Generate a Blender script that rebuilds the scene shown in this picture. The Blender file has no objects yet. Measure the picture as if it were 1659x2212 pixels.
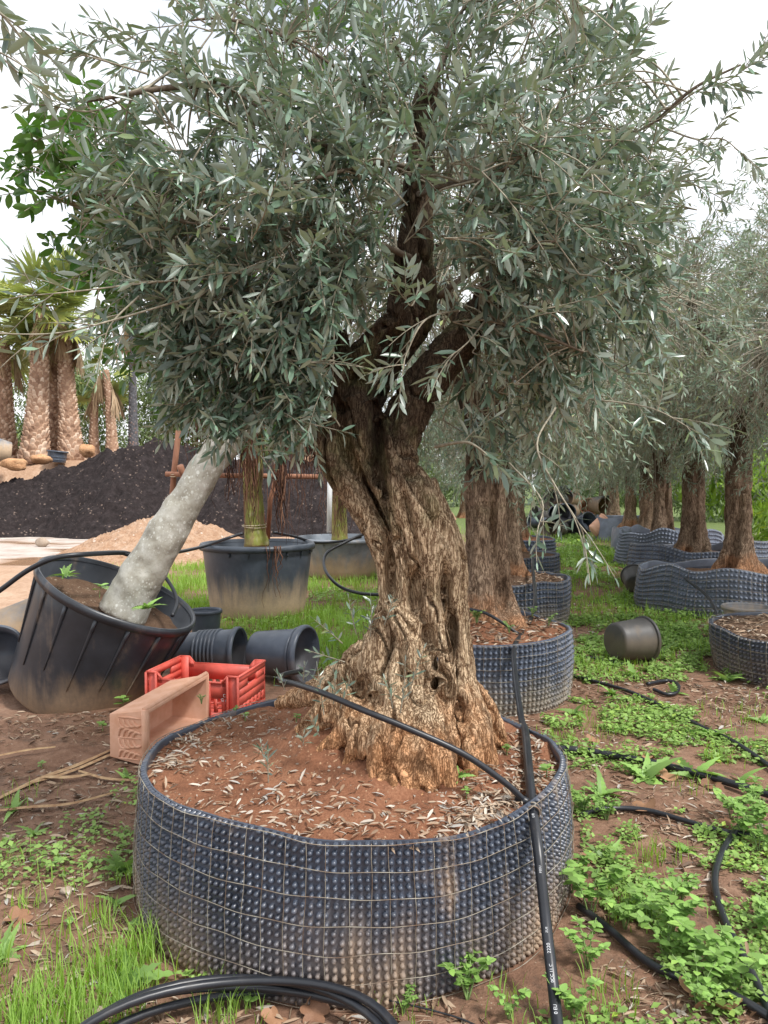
import bpy, math, random
import numpy as np
from math import radians, sin, cos, pi
from mathutils import Vector

rng = np.random.default_rng(7)
random.seed(7)
scene = bpy.context.scene
COL = scene.collection

# ------------------------------------------------------------------ camera
CAM_H, PITCH, F = 1.6, math.atan(65.0 / 1642.0), 1642.0
cd = bpy.data.cameras.new("camera"); cam = bpy.data.objects.new("camera", cd); COL.objects.link(cam)
cam.location = (0, 0, CAM_H); cam.rotation_euler = (pi / 2 - PITCH, 0, 0)
cd.sensor_fit = 'VERTICAL'; cd.sensor_height = 36.0; cd.lens = 36.0 * F / 2212.0
cd.clip_start = 0.05; cd.clip_end = 3000
scene.camera = cam
scene.render.resolution_x, scene.render.resolution_y = 768, 1024

# ------------------------------------------------------------------ sky, sun, exposure
SUN_EL, SUN_AZ = radians(56), radians(128)      # azimuth from +Y, clockwise: behind the camera, to the right
world = bpy.data.worlds.new("World"); scene.world = world; world.use_nodes = True
wn = world.node_tree; wn.nodes.clear()
w_out = wn.nodes.new('ShaderNodeOutputWorld'); w_bg = wn.nodes.new('ShaderNodeBackground')
sky = wn.nodes.new('ShaderNodeTexSky'); sky.sky_type = 'NISHITA'; sky.sun_disc = False
sky.sun_elevation = SUN_EL; sky.sun_rotation = SUN_AZ; sky.air_density = 1.0; sky.dust_density = 2.0
tcw = wn.nodes.new('ShaderNodeTexCoord'); mpw = wn.nodes.new('ShaderNodeMapping')
mpw.inputs['Scale'].default_value = (1.2, 1.2, 3.0)
nzw = wn.nodes.new('ShaderNodeTexNoise'); nzw.inputs['Scale'].default_value = 2.2; nzw.inputs['Detail'].default_value = 6
rpw = wn.nodes.new('ShaderNodeValToRGB')
rpw.color_ramp.elements[0].position = 0.30; rpw.color_ramp.elements[0].color = (0.45, 0.45, 0.45, 1)
rpw.color_ramp.elements[1].position = 0.56; rpw.color_ramp.elements[1].color = (1, 1, 1, 1)
mxw = wn.nodes.new('ShaderNodeMixRGB'); mxw.inputs[2].default_value = (7.6, 7.75, 8.0, 1)
L = wn.links.new
L(tcw.outputs['Generated'], mpw.inputs['Vector']); L(mpw.outputs[0], nzw.inputs['Vector'])
L(nzw.outputs['Fac'], rpw.inputs['Fac']); L(rpw.outputs['Color'], mxw.inputs['Fac'])
L(sky.outputs['Color'], mxw.inputs[1]); L(mxw.outputs['Color'], w_bg.inputs['Color'])
w_bg.inputs['Strength'].default_value = 0.1
L(w_bg.outputs[0], w_out.inputs['Surface'])
sd = bpy.data.lights.new("sun", 'SUN'); sd.energy = 2.3; sd.angle = radians(10); sd.color = (1.0, 0.965, 0.92)
sun = bpy.data.objects.new("sun", sd); COL.objects.link(sun)
sdir = Vector((sin(SUN_AZ) * cos(SUN_EL), cos(SUN_AZ) * cos(SUN_EL), sin(SUN_EL)))
sun.rotation_euler = sdir.to_track_quat('Z', 'Y').to_euler()
vs = scene.view_settings
vs.view_transform = 'Standard'; vs.look = 'None'; vs.exposure = 0.9; vs.gamma = 1.0; vs.use_curve_mapping = False
scene.render.engine = 'CYCLES'
cy = scene.cycles
cy.use_denoising = True; cy.max_bounces = 8; cy.diffuse_bounces = 4; cy.glossy_bounces = 3
cy.transmission_bounces = 4; cy.transparent_max_bounces = 8; cy.caustics_reflective = False; cy.caustics_refractive = False

# ------------------------------------------------------------------ measuring helpers
def ray(x, y):
    a, b = (x - 829.5) / F, (1106.0 - y) / F
    return np.array([a, cos(PITCH) + b * sin(PITCH), -sin(PITCH) + b * cos(PITCH)])
def at(x, y, Y):
    """the place at distance Y in front of the viewer seen in that direction"""
    d = ray(x, y); t = Y / d[1]
    return np.array([0, 0, CAM_H]) + d * t
def gnd(x, y, z=0.0):
    d = ray(x, y); t = (z - CAM_H) / d[2]
    return np.array([0, 0, CAM_H]) + d * t

# ------------------------------------------------------------------ numeric helpers
def _hash(ix, iy, iz, seed):
    h = (ix.astype(np.int64) * 374761393 + iy.astype(np.int64) * 668265263 + iz.astype(np.int64) * 2147483647 + seed * 144665) & 0xFFFFFFFF
    h = ((h ^ (h >> 13)) * 1274126177) & 0xFFFFFFFF
    h = ((h ^ (h >> 16)) * 2246822519) & 0xFFFFFFFF
    return ((h ^ (h >> 15)) & 0xFFFF) / 32767.5 - 1.0
def vnoise(p, seed=0):
    p = np.asarray(p, float); i = np.floor(p).astype(np.int64); f = p - i; u = f * f * (3 - 2 * f)
    r = 0
    for dx in (0, 1):
        for dy in (0, 1):
            for dz in (0, 1):
                w = (u[:, 0] if dx else 1 - u[:, 0]) * (u[:, 1] if dy else 1 - u[:, 1]) * (u[:, 2] if dz else 1 - u[:, 2])
                r = r + w * _hash(i[:, 0] + dx, i[:, 1] + dy, i[:, 2] + dz, seed)
    return r
def fbm(p, octaves=4, seed=0, gain=0.5):
    p = np.asarray(p, float); s = 0; a = 1.0
    for o in range(octaves):
        s = s + a * vnoise(p * 2 ** o + 17.3 * o, seed + o); a *= gain
    return s
def noise2(x, y, sc, octaves=3, seed=0):
    x = np.atleast_1d(np.asarray(x, float)); y = np.atleast_1d(np.asarray(y, float))
    return fbm(np.stack([x * sc, y * sc, np.zeros_like(x) + 0.5], 1), octaves, seed)
def sstep(a, b, x):
    t = np.clip((np.asarray(x, float) - a) / (b - a), 0, 1); return t * t * (3 - 2 * t)
def spline(pts, n=8):
    """smooth curve through the points"""
    P = np.asarray(pts, float); P = np.vstack([2 * P[0] - P[1], P, 2 * P[-1] - P[-2]]); out = []
    t = np.linspace(0, 1, n, endpoint=False)[:, None]
    for k in range(1, len(P) - 2):
        a, b, c, d = P[k - 1], P[k], P[k + 1], P[k + 2]
        out.append(0.5 * (2 * b + (c - a) * t + (2 * a - 5 * b + 4 * c - d) * t ** 2 + (3 * b - a - 3 * c + d) * t ** 3))
    return np.vstack(out + [P[-2][None]])
def unit(v):
    v = np.asarray(v, float); return v / (np.linalg.norm(v, axis=-1, keepdims=True) + 1e-12)
def frames(d, roll=None, up=(0, 0, 1)):
    """matrices whose x axis is d and z axis as near up as can be; (N,3)->(N,3,3)"""
    x = unit(d); up = np.broadcast_to(np.asarray(up, float), x.shape)
    y = np.cross(up, x); bad = np.linalg.norm(y, axis=1) < 1e-3
    y[bad] = np.cross(np.array([0, 1.0, 0.01]), x[bad]); y = unit(y); z = np.cross(x, y)
    if roll is not None:
        c, s = np.cos(roll)[:, None], np.sin(roll)[:, None]
        y, z = y * c + z * s, z * c - y * s
    return np.stack([x, y, z], 2)

# ------------------------------------------------------------------ building helpers
WO = {}                                               # world place of every parent
class MB:
    """collects geometry for one mesh"""
    def __init__(s): s.v, s.f, s.a, s.n = [], [], [], 0
    def add(s, v, faces, a=0.0):
        v = np.asarray(v, float).reshape(-1, 3); s.v.append(v)
        for f in (faces if isinstance(faces, (list, tuple)) and len(faces) and isinstance(faces[0], np.ndarray) else [np.asarray(faces)]):
            if len(f): s.f.append(np.asarray(f, np.int64) + s.n)
        s.a.append(np.broadcast_to(np.asarray(a, float), (len(v),))); s.n += len(v)
        return s
    def mesh(s, name, off=None, smooth=False):
        v = np.vstack(s.v)
        if off is not None: v = v - off
        return np_mesh(name, v, s.f, np.concatenate(s.a), smooth)
    def build(s, name, mat, parent=None, smooth=False, origin=None):
        base = WO[parent.name] if parent is not None else np.zeros(3)
        org = base if origin is None else np.asarray(origin, float)
        o = bpy.data.objects.new(name, s.mesh(name, org, smooth)); COL.objects.link(o)
        o.data.materials.append(mat)
        if parent is not None: o.parent = parent
        o.location = org - base
        WO[o.name] = org
        return o
def np_mesh(name, v, flist, attr=None, smooth=False, **more):
    me = bpy.data.meshes.new(name); me.vertices.add(len(v)); me.vertices.foreach_set('co', np.ascontiguousarray(v, np.float32).ravel())
    idx = np.concatenate([f.ravel() for f in flist]); tot = np.concatenate([np.full(len(f), f.shape[1]) for f in flist])
    st = np.concatenate([[0], np.cumsum(tot)[:-1]])
    me.loops.add(len(idx)); me.loops.foreach_set('vertex_index', idx.astype(np.int32))
    me.polygons.add(len(tot)); me.polygons.foreach_set('loop_start', st.astype(np.int32))
    if smooth: me.polygons.foreach_set('use_smooth', np.ones(len(tot), bool))
    for k, val in list(more.items()) + ([('rnd', attr)] if attr is not None else []):
        at_ = me.attributes.new(k, 'FLOAT', 'POINT'); at_.data.foreach_set('value', np.ascontiguousarray(val, np.float32))
    me.update(calc_edges=True); me.validate()
    return me
def thing(name, label, cat, loc=(0, 0, 0), group=None, rotz=0.0):
    o = bpy.data.objects.new(name, None); COL.objects.link(o); o.location = loc; o.rotation_euler = (0, 0, rotz)
    o.empty_display_size = 0.1
    WO[o.name] = np.asarray(loc, float); return tag(o, label, cat, group)
def tag(o, label=None, cat=None, group=None, kind=None):
    if label: o['label'] = label
    if cat: o['category'] = cat
    if group: o['group'] = group
    if kind: o['kind'] = kind
    return o
def link(name, me, parent=None, loc=(0, 0, 0), rot=None, scale=None, mat=None):
    """one more object that shares a mesh; rot is a 3x3 matrix"""
    o = bpy.data.objects.new(name, me); COL.objects.link(o)
    if mat is not None and not me.materials: me.materials.append(mat)
    if parent is not None: o.parent = parent
    if rot is not None:
        from mathutils import Matrix
        M = Matrix([list(map(float, r)) for r in rot]); s = scale if scale is not None else 1.0
        o.matrix_basis = Matrix.Translation(Vector(loc)) @ (M * s).to_4x4()
    else:
        o.location = loc
        if scale is not None: o.scale = (scale,) * 3
    return o
def copy_tree(o, parent=None):
    c = o.copy(); COL.objects.link(c); c.parent = parent
    for ch in list(o.children): copy_tree(ch, c)
    return c

def tube(mb, pts, r, sides=6, a=0.0, cap=True, closed=False, squash=None):
    P = np.asarray(pts, float); n = len(P); r = np.broadcast_to(np.asarray(r, float), (n,))
    T = np.gradient(P, axis=0) if not closed else np.roll(P, -1, 0) - np.roll(P, 1, 0)
    T = unit(T); up = np.array([0, 0, 1.0]) if abs(T[0, 2]) < 0.9 else np.array([1.0, 0, 0])
    N = np.zeros_like(P); N[0] = unit(up - T[0] * (up @ T[0]))
    for i in range(1, n):
        w = N[i - 1] - T[i] * (N[i - 1] @ T[i]); N[i] = w / (np.linalg.norm(w) + 1e-12)
    B = np.cross(T, N); th = np.arange(sides) * 2 * pi / sides
    V = P[:, None] + r[:, None, None] * (np.cos(th)[None, :, None] * N[:, None] + np.sin(th)[None, :, None] * B[:, None])
    i, j = np.meshgrid(np.arange(n if closed else n - 1), np.arange(sides), indexing='ij')
    i2, j2 = (i + 1) % n, (j + 1) % sides
    q = np.stack([i * sides + j, i * sides + j2, i2 * sides + j2, i2 * sides + j], 2).reshape(-1, 4)
    fl = [q]; V = V.reshape(-1, 3)
    if cap and not closed:
        V = np.vstack([V, P[0], P[-1]]); k = n * sides; jj = np.arange(sides); e = (n - 1) * sides
        fl.append(np.stack([np.full(sides, k), (jj + 1) % sides, jj], 1))
        fl.append(np.stack([np.full(sides, k + 1), e + jj, e + (jj + 1) % sides], 1))
    mb.add(V, fl, a); return mb
def lathe(mb, prof, sides=32, M=None, a=0.0, wob=None):
    """profile of (radius, height) turned about z, M = (3x3, origin)"""
    pr = np.asarray(prof, float); n = len(pr); th = np.arange(sides) * 2 * pi / sides
    rr = pr[:, 0][:, None] * (1 if wob is None else (1 + wob(th))[None, :])
    V = np.stack([rr * np.cos(th), rr * np.sin(th), np.repeat(pr[:, 1][:, None], sides, 1)], 2).reshape(-1, 3)
    if M is not None: V = V @ M[0].T + M[1]
    i, j = np.meshgrid(np.arange(n - 1), np.arange(sides), indexing='ij'); j2 = (j + 1) % sides
    q = np.stack([i * sides + j, i * sides + j2, (i + 1) * sides + j2, (i + 1) * sides + j], 2).reshape(-1, 4)
    mb.add(V, q, a); return mb
def box(mb, c, s, R=None, a=0.0):
    v = np.array([[x, y, z] for x in (-.5, .5) for y in (-.5, .5) for z in (-.5, .5)]) * np.asarray(s, float)
    if R is not None: v = v @ np.asarray(R).T
    f = np.array([[0, 1, 3, 2], [4, 6, 7, 5], [0, 4, 5, 1], [2, 3, 7, 6], [0, 2, 6, 4], [1, 5, 7, 3]])
    mb.add(v + np.asarray(c, float), f, a); return mb
def grid(mb, X, Y, Z, a=0.0):
    n, m = X.shape; i, j = np.meshgrid(np.arange(n - 1), np.arange(m - 1), indexing='ij')
    q = np.stack([i * m + j, (i + 1) * m + j, (i + 1) * m + j + 1, i * m + j + 1], 2).reshape(-1, 4)
    mb.add(np.stack([X, Y, Z], 2).reshape(-1, 3), q, a if np.isscalar(a) else np.asarray(a).ravel()); return mb
def instances(mb, tv, tf, pos, R, scale, a):
    """many copies of a small template, joined"""
    pos = np.asarray(pos, float); n, k = len(pos), len(tv)
    sc = np.asarray(scale, float); sc = sc[:, None, None] if sc.ndim == 1 else (sc[:, None, :] if sc.ndim == 2 else sc)
    V = np.einsum('nij,nkj->nki', R, tv[None] * sc) + pos[:, None]
    fl = [(f[None] + (np.arange(n) * k)[:, None, None]).reshape(-1, f.shape[1]) for f in tf]
    mb.add(V.reshape(-1, 3), fl, np.repeat(a, k)); return mb
def remesh(mb, voxel, smooth=3):
    """one closed skin over overlapping solids -> vertices, faces, normals"""
    me = np_mesh("tmp", np.vstack(mb.v), mb.f); o = bpy.data.objects.new("tmp", me); COL.objects.link(o)
    m = o.modifiers.new("r", 'REMESH'); m.mode = 'VOXEL'; m.voxel_size = voxel
    if smooth: s = o.modifiers.new("s", 'SMOOTH'); s.factor = 0.5; s.iterations = smooth
    ev = o.evaluated_get(bpy.context.evaluated_depsgraph_get()); em = ev.to_mesh()
    v = np.empty(len(em.vertices) * 3, np.float32); em.vertices.foreach_get('co', v)
    nr = np.empty(len(em.vertices) * 3, np.float32); em.vertices.foreach_get('normal', nr)
    fs = np.empty(len(em.loops), np.int32); em.loops.foreach_get('vertex_index', fs)
    n4 = len(em.polygons) * 4
    assert n4 == len(fs)
    ev.to_mesh_clear(); bpy.data.objects.remove(o); bpy.data.meshes.remove(me)
    return v.reshape(-1, 3).astype(float), fs.reshape(-1, 4).astype(np.int64), nr.reshape(-1, 3).astype(float)
# ------------------------------------------------------------------ materials
class G:
    """small node-graph writer"""
    def __init__(s, name):
        s.m = bpy.data.materials.new(name); s.m.use_nodes = True; s.t = s.m.node_tree; s.t.nodes.clear()
        s.out = s.t.nodes.new('ShaderNodeOutputMaterial'); s._c = None
    def n(s, typ, props=None, **ins):
        nd = s.t.nodes.new('ShaderNode' + typ)
        for k, v in (props or {}).items(): setattr(nd, k, v)
        for k, v in ins.items():
            key = int(k[1:]) if k[0] == '_' and k[1:].isdigit() else k.replace('_', ' ')
            s.set(nd.inputs[key], v)
        return nd
    def set(s, sock, v):
        if isinstance(v, bpy.types.NodeSocket): s.t.links.new(v, sock)
        elif isinstance(v, bpy.types.Node): s.t.links.new(v.outputs[0], sock)
        elif isinstance(v, tuple) and len(v) == 3 and sock.type == 'RGBA': sock.default_value = (*v, 1)
        else: sock.default_value = v
    def co(s, scale=(1, 1, 1), rot=(0, 0, 0)):
        if s._c is None: s._c = s.n('TexCoord').outputs['Object']
        return s.n('Mapping', Vector=s._c, Scale=scale, Rotation=rot).outputs[0]
    def noise(s, scale, detail=4, rough=0.55, vec=None, dist=0.0):
        return s.n('TexNoise', Vector=vec if vec is not None else s.co(), Scale=scale, Detail=detail, Roughness=rough, Distortion=dist).outputs['Fac']
    def voro(s, scale, vec=None, feature='F1', out='Distance'):
        return s.n('TexVoronoi', {'feature': feature}, Vector=vec if vec is not None else s.co(), Scale=scale).outputs[out]
    def ramp(s, fac, stops, interp='LINEAR'):
        r = s.n('ValToRGB', Fac=fac); e = r.color_ramp.elements; r.color_ramp.interpolation = interp
        while len(e) < len(stops): e.new(0.5)
        for k, (p, c) in enumerate(stops):
            e[k].position = p; e[k].color = (*(c if isinstance(c, tuple) else (c, c, c)), 1)
        return r.outputs[0]
    def mix(s, fac, a, b, mode='MIX'):
        m = s.n('MixRGB', {'blend_type': mode}); s.set(m.inputs[0], fac); s.set(m.inputs[1], a); s.set(m.inputs[2], b); return m.outputs[0]
    def math(s, op, a, b=0.0, clamp=False):
        m = s.n('Math', {'operation': op, 'use_clamp': clamp}); s.set(m.inputs[0], a); s.set(m.inputs[1], b); return m.outputs[0]
    def attr(s, name='rnd'): return s.n('Attribute', {'attribute_name': name}).outputs['Fac']
    def orand(s): return s.n('ObjectInfo').outputs['Random']
    def xyz(s): return s.n('SeparateXYZ', Vector=s.co()).outputs
    def rng(s, v, a, b, c=0.0, d=1.0): return s.n('MapRange', {'interpolation_type': 'SMOOTHSTEP'}, Value=v, From_Min=a, From_Max=b, To_Min=c, To_Max=d).outputs[0]
    def bump(s, h, strength=0.5, dist=0.01): return s.n('Bump', Height=h, Strength=strength, Distance=dist).outputs[0]
    def pbr(s, color, rough=0.7, normal=None, spec=0.5, sheen=None, metal=0.0):
        p = s.n('BsdfPrincipled'); s.set(p.inputs['Base Color'], color); s.set(p.inputs['Roughness'], rough)
        s.set(p.inputs['Specular IOR Level'], spec); p.inputs['Metallic'].default_value = metal
        if normal is not None: s.set(p.inputs['Normal'], normal)
        s.t.links.new(p.outputs[0], s.out.inputs['Surface']); s.p = p; return s.m
M = {}
def leaf_mat(name, top, under, rough=0.42, trans=0.25, tcol=None, spec=0.5, perobj=False, var=1.35):
    g = G(name); r = g.math('MULTIPLY', g.orand(), 0.86) if perobj else g.attr()
    hi = var; t = g.ramp(r, [(0.0, tuple(c * (0.62 if hi < 1.5 else 0.5) for c in top)), (0.45, top), (0.82, tuple(c * hi for c in top)), (1.0, (top[0] * 2.1, top[1] * 1.7, top[2] * 1.0))])
    u = g.ramp(r, [(0.0, tuple(c * 0.75 for c in under)), (1.0, tuple(c * 1.2 for c in under))])
    back = g.n('NewGeometry').outputs['Backfacing']
    col = g.mix(back, t, u); rg = g.n('MapRange', Value=back, To_Min=rough, To_Max=0.7).outputs[0]
    g.pbr(col, rg, spec=spec)
    tr = g.n('BsdfTranslucent', Color=tcol or tuple(c * 1.6 for c in top)); ms = g.n('MixShader', Fac=trans)
    g.t.links.new(g.p.outputs[0], ms.inputs[1]); g.t.links.new(tr.outputs[0], ms.inputs[2]); g.t.links.new(ms.outputs[0], g.out.inputs['Surface'])
    M[name] = g.m; return g.m
leaf_mat('olive_leaf', (0.096, 0.150, 0.104), (0.45, 0.55, 0.48), 0.32, 0.14, (0.15, 0.27, 0.08), 0.9, var=2.3)
leaf_mat('olive_leaf_single', (0.096, 0.150, 0.104), (0.45, 0.55, 0.48), 0.32, 0.14, (0.15, 0.27, 0.08), 0.9, True, 2.3)
leaf_mat('far_olive_leaf', (0.18, 0.26, 0.175), (0.50, 0.59, 0.50), 0.5, 0.2, (0.16, 0.2, 0.08))
leaf_mat('ficus_leaf', (0.042, 0.115, 0.02), (0.14, 0.24, 0.08), 0.22, 0.2, (0.14, 0.36, 0.03))
leaf_mat('ficus_leaf_single', (0.042, 0.115, 0.02), (0.14, 0.24, 0.08), 0.22, 0.2, (0.14, 0.36, 0.03), perobj=True)
leaf_mat('weed_leaf', (0.25, 0.425, 0.105), (0.34, 0.49, 0.19), 0.5, 0.3, (0.22, 0.42, 0.05), perobj=True)
leaf_mat('cover_leaf', (0.26, 0.41, 0.10), (0.34, 0.47, 0.18), 0.55, 0.3, (0.22, 0.42, 0.05))
leaf_mat('grass_blade', (0.27, 0.45, 0.06), (0.28, 0.45, 0.09), 0.5, 0.35, (0.38, 0.62, 0.05))
leaf_mat('thicket_leaf', (0.16, 0.235, 0.085), (0.22, 0.29, 0.13), 0.6, 0.25, (0.16, 0.27, 0.06))
leaf_mat('palm_leaf', (0.26, 0.31, 0.10), (0.31, 0.35, 0.15), 0.5, 0.3, (0.25, 0.34, 0.05))

g = G('palm_dead'); g.pbr(g.ramp(g.attr(), [(0, (0.27, 0.18, 0.10)), (0.5, (0.40, 0.29, 0.18)), (1, (0.55, 0.44, 0.30))]), 0.8); M['palm_dead'] = g.m
g = G('litter'); g.pbr(g.ramp(g.attr(), [(0, (0.12, 0.08, 0.055)), (0.35, (0.30, 0.20, 0.13)), (0.7, (0.43, 0.34, 0.25)), (0.9, (0.36, 0.34, 0.31)), (1, (0.56, 0.50, 0.42))]), 0.75, spec=0.3); M['litter'] = g.m
g = G('brown_leaf'); n = g.noise(30, 4); g.pbr(g.ramp(g.math('ADD', g.math('MULTIPLY', n, 0.5), g.math('MULTIPLY', g.orand(), 0.5)), [(0.2, (0.18, 0.085, 0.045)), (0.8, (0.40, 0.22, 0.12))]), 0.7); M['brown_leaf'] = g.m
g = G('twig'); n = g.noise(60, 3); g.pbr(g.ramp(n, [(0.3, (0.20, 0.18, 0.13)), (0.7, (0.42, 0.38, 0.29))]), 0.8); M['twig'] = g.m
g = G('branch_bark'); n = g.noise(40, 5, 0.6, g.co((1, 1, 0.4))); g.pbr(g.ramp(n, [(0.3, (0.075, 0.055, 0.038)), (0.7, (0.24, 0.195, 0.145))]), 0.85, g.bump(n, 0.4, 0.004)); M['branch_bark'] = g.m
g = G('green_stem'); g.pbr((0.20, 0.30, 0.10), 0.6); M['green_stem'] = g.m

def bark(name, cols, base_col, base_z, dark_col, dark_z, moss=0.35, sc=1.0, amt=0.85):
    g = G(name)
    v = g.co((1, 1, 0.17)); w = g.n('VectorMath', {'operation': 'SCALE'}); g.set(w.inputs[0], g.n('TexNoise', Vector=g.co((1, 1, 0.5)), Scale=16 * sc, Detail=3.0).outputs['Color']); w.inputs['Scale'].default_value = 0.035
    vec = g.n('VectorMath', {'operation': 'ADD'}); g.set(vec.inputs[0], v); g.set(vec.inputs[1], w.outputs[0]); v2 = vec.outputs[0]
    n1 = g.noise(88 * sc, 4, 0.6, v2); fis = g.math('ABSOLUTE', g.math('SUBTRACT', n1, 0.5)); fis = g.rng(fis, 0.0, 0.085)          # long fissures
    n2 = g.noise(95 * sc, 2, 0.5, g.co((0.6, 0.6, 1.0))); cro = g.rng(g.math('ABSOLUTE', g.math('SUBTRACT', n2, 0.5)), 0.0, 0.05)      # cross cracks
    fib = g.noise(190 * sc, 6, 0.7, v2); big = g.noise(6 * sc, 5, 0.65); mid = g.noise(22 * sc, 4, 0.6, g.co((1, 1, 0.5)))
    ma = g.n('Math', {'operation': 'MULTIPLY_ADD'}); g.set(ma.inputs[0], cro); ma.inputs[1].default_value = 0.40; ma.inputs[2].default_value = 0.60
    plate = g.math('MULTIPLY', fis, ma.outputs[0])
    tone = g.math('ADD', g.math('MULTIPLY', plate, 0.30), g.math('ADD', g.math('MULTIPLY', fib, 0.36), g.math('MULTIPLY', mid, 0.42)))
    col = g.ramp(tone, [(0.24, cols[0]), (0.40, cols[1]), (0.54, cols[2]), (0.72, cols[3])])
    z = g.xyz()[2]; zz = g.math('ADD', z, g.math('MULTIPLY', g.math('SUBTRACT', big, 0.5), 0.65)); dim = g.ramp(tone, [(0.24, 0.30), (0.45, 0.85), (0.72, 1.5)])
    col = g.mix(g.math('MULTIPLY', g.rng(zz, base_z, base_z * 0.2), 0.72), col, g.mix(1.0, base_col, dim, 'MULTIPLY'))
    col = g.mix(g.math('MULTIPLY', g.rng(zz, dark_z, dark_z + 0.40), amt), col, g.mix(1.0, dark_col, dim, 'MULTIPLY'))  # shade of the upper limbs put into the colour by height, with black stains
    shade_streak = g.rng(g.noise(9 * sc, 5, 0.65, g.co((1, 1, 0.14))), 0.53, 0.66); col = g.mix(g.math('MULTIPLY', shade_streak, 0.6), col, g.mix(1.0, (0.10, 0.055, 0.03), dim, 'MULTIPLY'))  # random upright dark streaks: shade of the cavities put into the bark colour
    mo = g.rng(g.noise(5 * sc, 6, 0.6), 0.50, 0.66); col = g.mix(g.math('MULTIPLY', g.math('MULTIPLY', mo, g.rng(zz, base_z, dark_z + 0.1)), moss), col, g.mix(1.0, (0.14, 0.15, 0.065), dim, 'MULTIPLY'))
    h = g.math('ADD', g.math('MULTIPLY', plate, 0.8), g.math('MULTIPLY', fib, 0.5))
    g.pbr(col, 0.9, g.bump(h, 0.85, 0.010), spec=0.2); M[name] = g.m
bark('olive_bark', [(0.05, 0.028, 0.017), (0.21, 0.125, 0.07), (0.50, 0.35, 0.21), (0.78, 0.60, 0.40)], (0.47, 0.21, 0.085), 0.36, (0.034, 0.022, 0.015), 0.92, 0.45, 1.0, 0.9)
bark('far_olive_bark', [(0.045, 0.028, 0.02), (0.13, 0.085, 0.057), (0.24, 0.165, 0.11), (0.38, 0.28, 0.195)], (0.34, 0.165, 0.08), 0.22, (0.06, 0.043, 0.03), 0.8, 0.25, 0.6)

g = G('ficus_grey_bark'); n = g.noise(9, 6, 0.6); sp = g.voro(20, g.co((1, 1, 0.8)), out='Distance'); sp2 = g.noise(40, 4)
col = g.ramp(n, [(0.3, (0.22, 0.20, 0.16)), (0.47, (0.36, 0.345, 0.29)), (0.6, (0.45, 0.44, 0.39)), (0.75, (0.55, 0.53, 0.47))])
sq = g.voro(46, g.co((1, 1, 0.8)), out='Distance'); lich = g.math('MAXIMUM', g.rng(g.math('ADD', sp, g.math('MULTIPLY', sp2, 0.45)), 0.47, 0.40), g.math('MULTIPLY', g.rng(g.math('ADD', sq, g.math('MULTIPLY', sp2, 0.3)), 0.44, 0.36), 0.7)); big = g.rng(g.noise(4, 3), 0.38, 0.55)
col = g.mix(g.math('MULTIPLY', lich, big), col, (0.60, 0.61, 0.56)); col = g.mix(g.math('MULTIPLY', g.rng(g.noise(60, 5, 0.7), 0.55, 0.7), 0.6), col, (0.20, 0.19, 0.16))
g.pbr(col, 0.85, g.bump(g.math('ADD', n, g.math('MULTIPLY', sp2, 0.5)), 0.4, 0.01)); M['ficus_grey_bark'] = g.m
g = G('ficus_moss_bark'); n = g.noise(10, 6, 0.65, g.co((1, 1, 0.5))); col = g.ramp(n, [(0.3, (0.12, 0.09, 0.05)), (0.45, (0.27, 0.22, 0.085)), (0.58, (0.24, 0.27, 0.055)), (0.72, (0.36, 0.33, 0.20))])
g.pbr(col, 0.9, g.bump(n, 0.6, 0.02)); M['ficus_moss_bark'] = g.m
g = G('aerial_root'); g.pbr(g.ramp(g.attr(), [(0, (0.05, 0.022, 0.014)), (0.6, (0.13, 0.055, 0.032)), (1, (0.24, 0.12, 0.07))]), 0.85); M['aerial_root'] = g.m
g = G('palm_bark'); n = g.noise(6, 5, 0.6); r = g.attr(); col = g.ramp(g.math('ADD', g.math('MULTIPLY', r, 0.6), g.math('MULTIPLY', n, 0.4)), [(0.15, (0.20, 0.11, 0.07)), (0.45, (0.42, 0.27, 0.18)), (0.75, (0.58, 0.43, 0.32)), (1, (0.66, 0.56, 0.46))])
g.pbr(col, 0.9); M['palm_bark'] = g.m
g = G('charred_bark'); n = g.noise(9, 5, 0.6); r = g.attr(); g.pbr(g.ramp(g.math('ADD', g.math('MULTIPLY', r, 0.5), g.math('MULTIPLY', n, 0.5)), [(0.2, (0.05, 0.05, 0.055)), (0.6, (0.15, 0.15, 0.165)), (0.75, (0.24, 0.16, 0.13)), (1, (0.27, 0.27, 0.28))]), 0.9); M['charred_bark'] = g.m

# the ground: red soil, pale trampled limestone and puddles where the attributes say so
g = G('ground_soil')
n1 = g.noise(1.6, 6, 0.6); n2 = g.noise(14, 6, 0.65); n3 = g.noise(90, 4, 0.6); peb = g.voro(55, feature='F1')
col = g.ramp(g.math('ADD', g.math('MULTIPLY', n1, 0.5), g.math('MULTIPLY', n2, 0.5)), [(0.30, (0.10, 0.05, 0.031)), (0.46, (0.185, 0.10, 0.062)), (0.60, (0.27, 0.16, 0.105)), (0.75, (0.37, 0.25, 0.18))])
col = g.mix(g.math('MULTIPLY', g.rng(g.noise(5, 5, 0.7), 0.52, 0.66), 0.55), col, (0.075, 0.052, 0.038))
col = g.mix(g.math('MULTIPLY', g.rng(peb, 0.20, 0.12), g.rng(g.noise(9, 3), 0.5, 0.62)), col, (0.36, 0.27, 0.20))
sandc = g.ramp(g.math('ADD', g.math('MULTIPLY', n1, 0.45), g.math('MULTIPLY', n2, 0.55)), [(0.3, (0.28, 0.165, 0.10)), (0.5, (0.43, 0.275, 0.18)), (0.72, (0.58, 0.43, 0.315))])
col = g.mix(g.attr('sand'), col, sandc)
lime = g.ramp(n1, [(0.35, (0.38, 0.30, 0.25)), (0.6, (0.54, 0.48, 0.43))])
col = g.mix(g.attr('lime'), col, lime)
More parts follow.
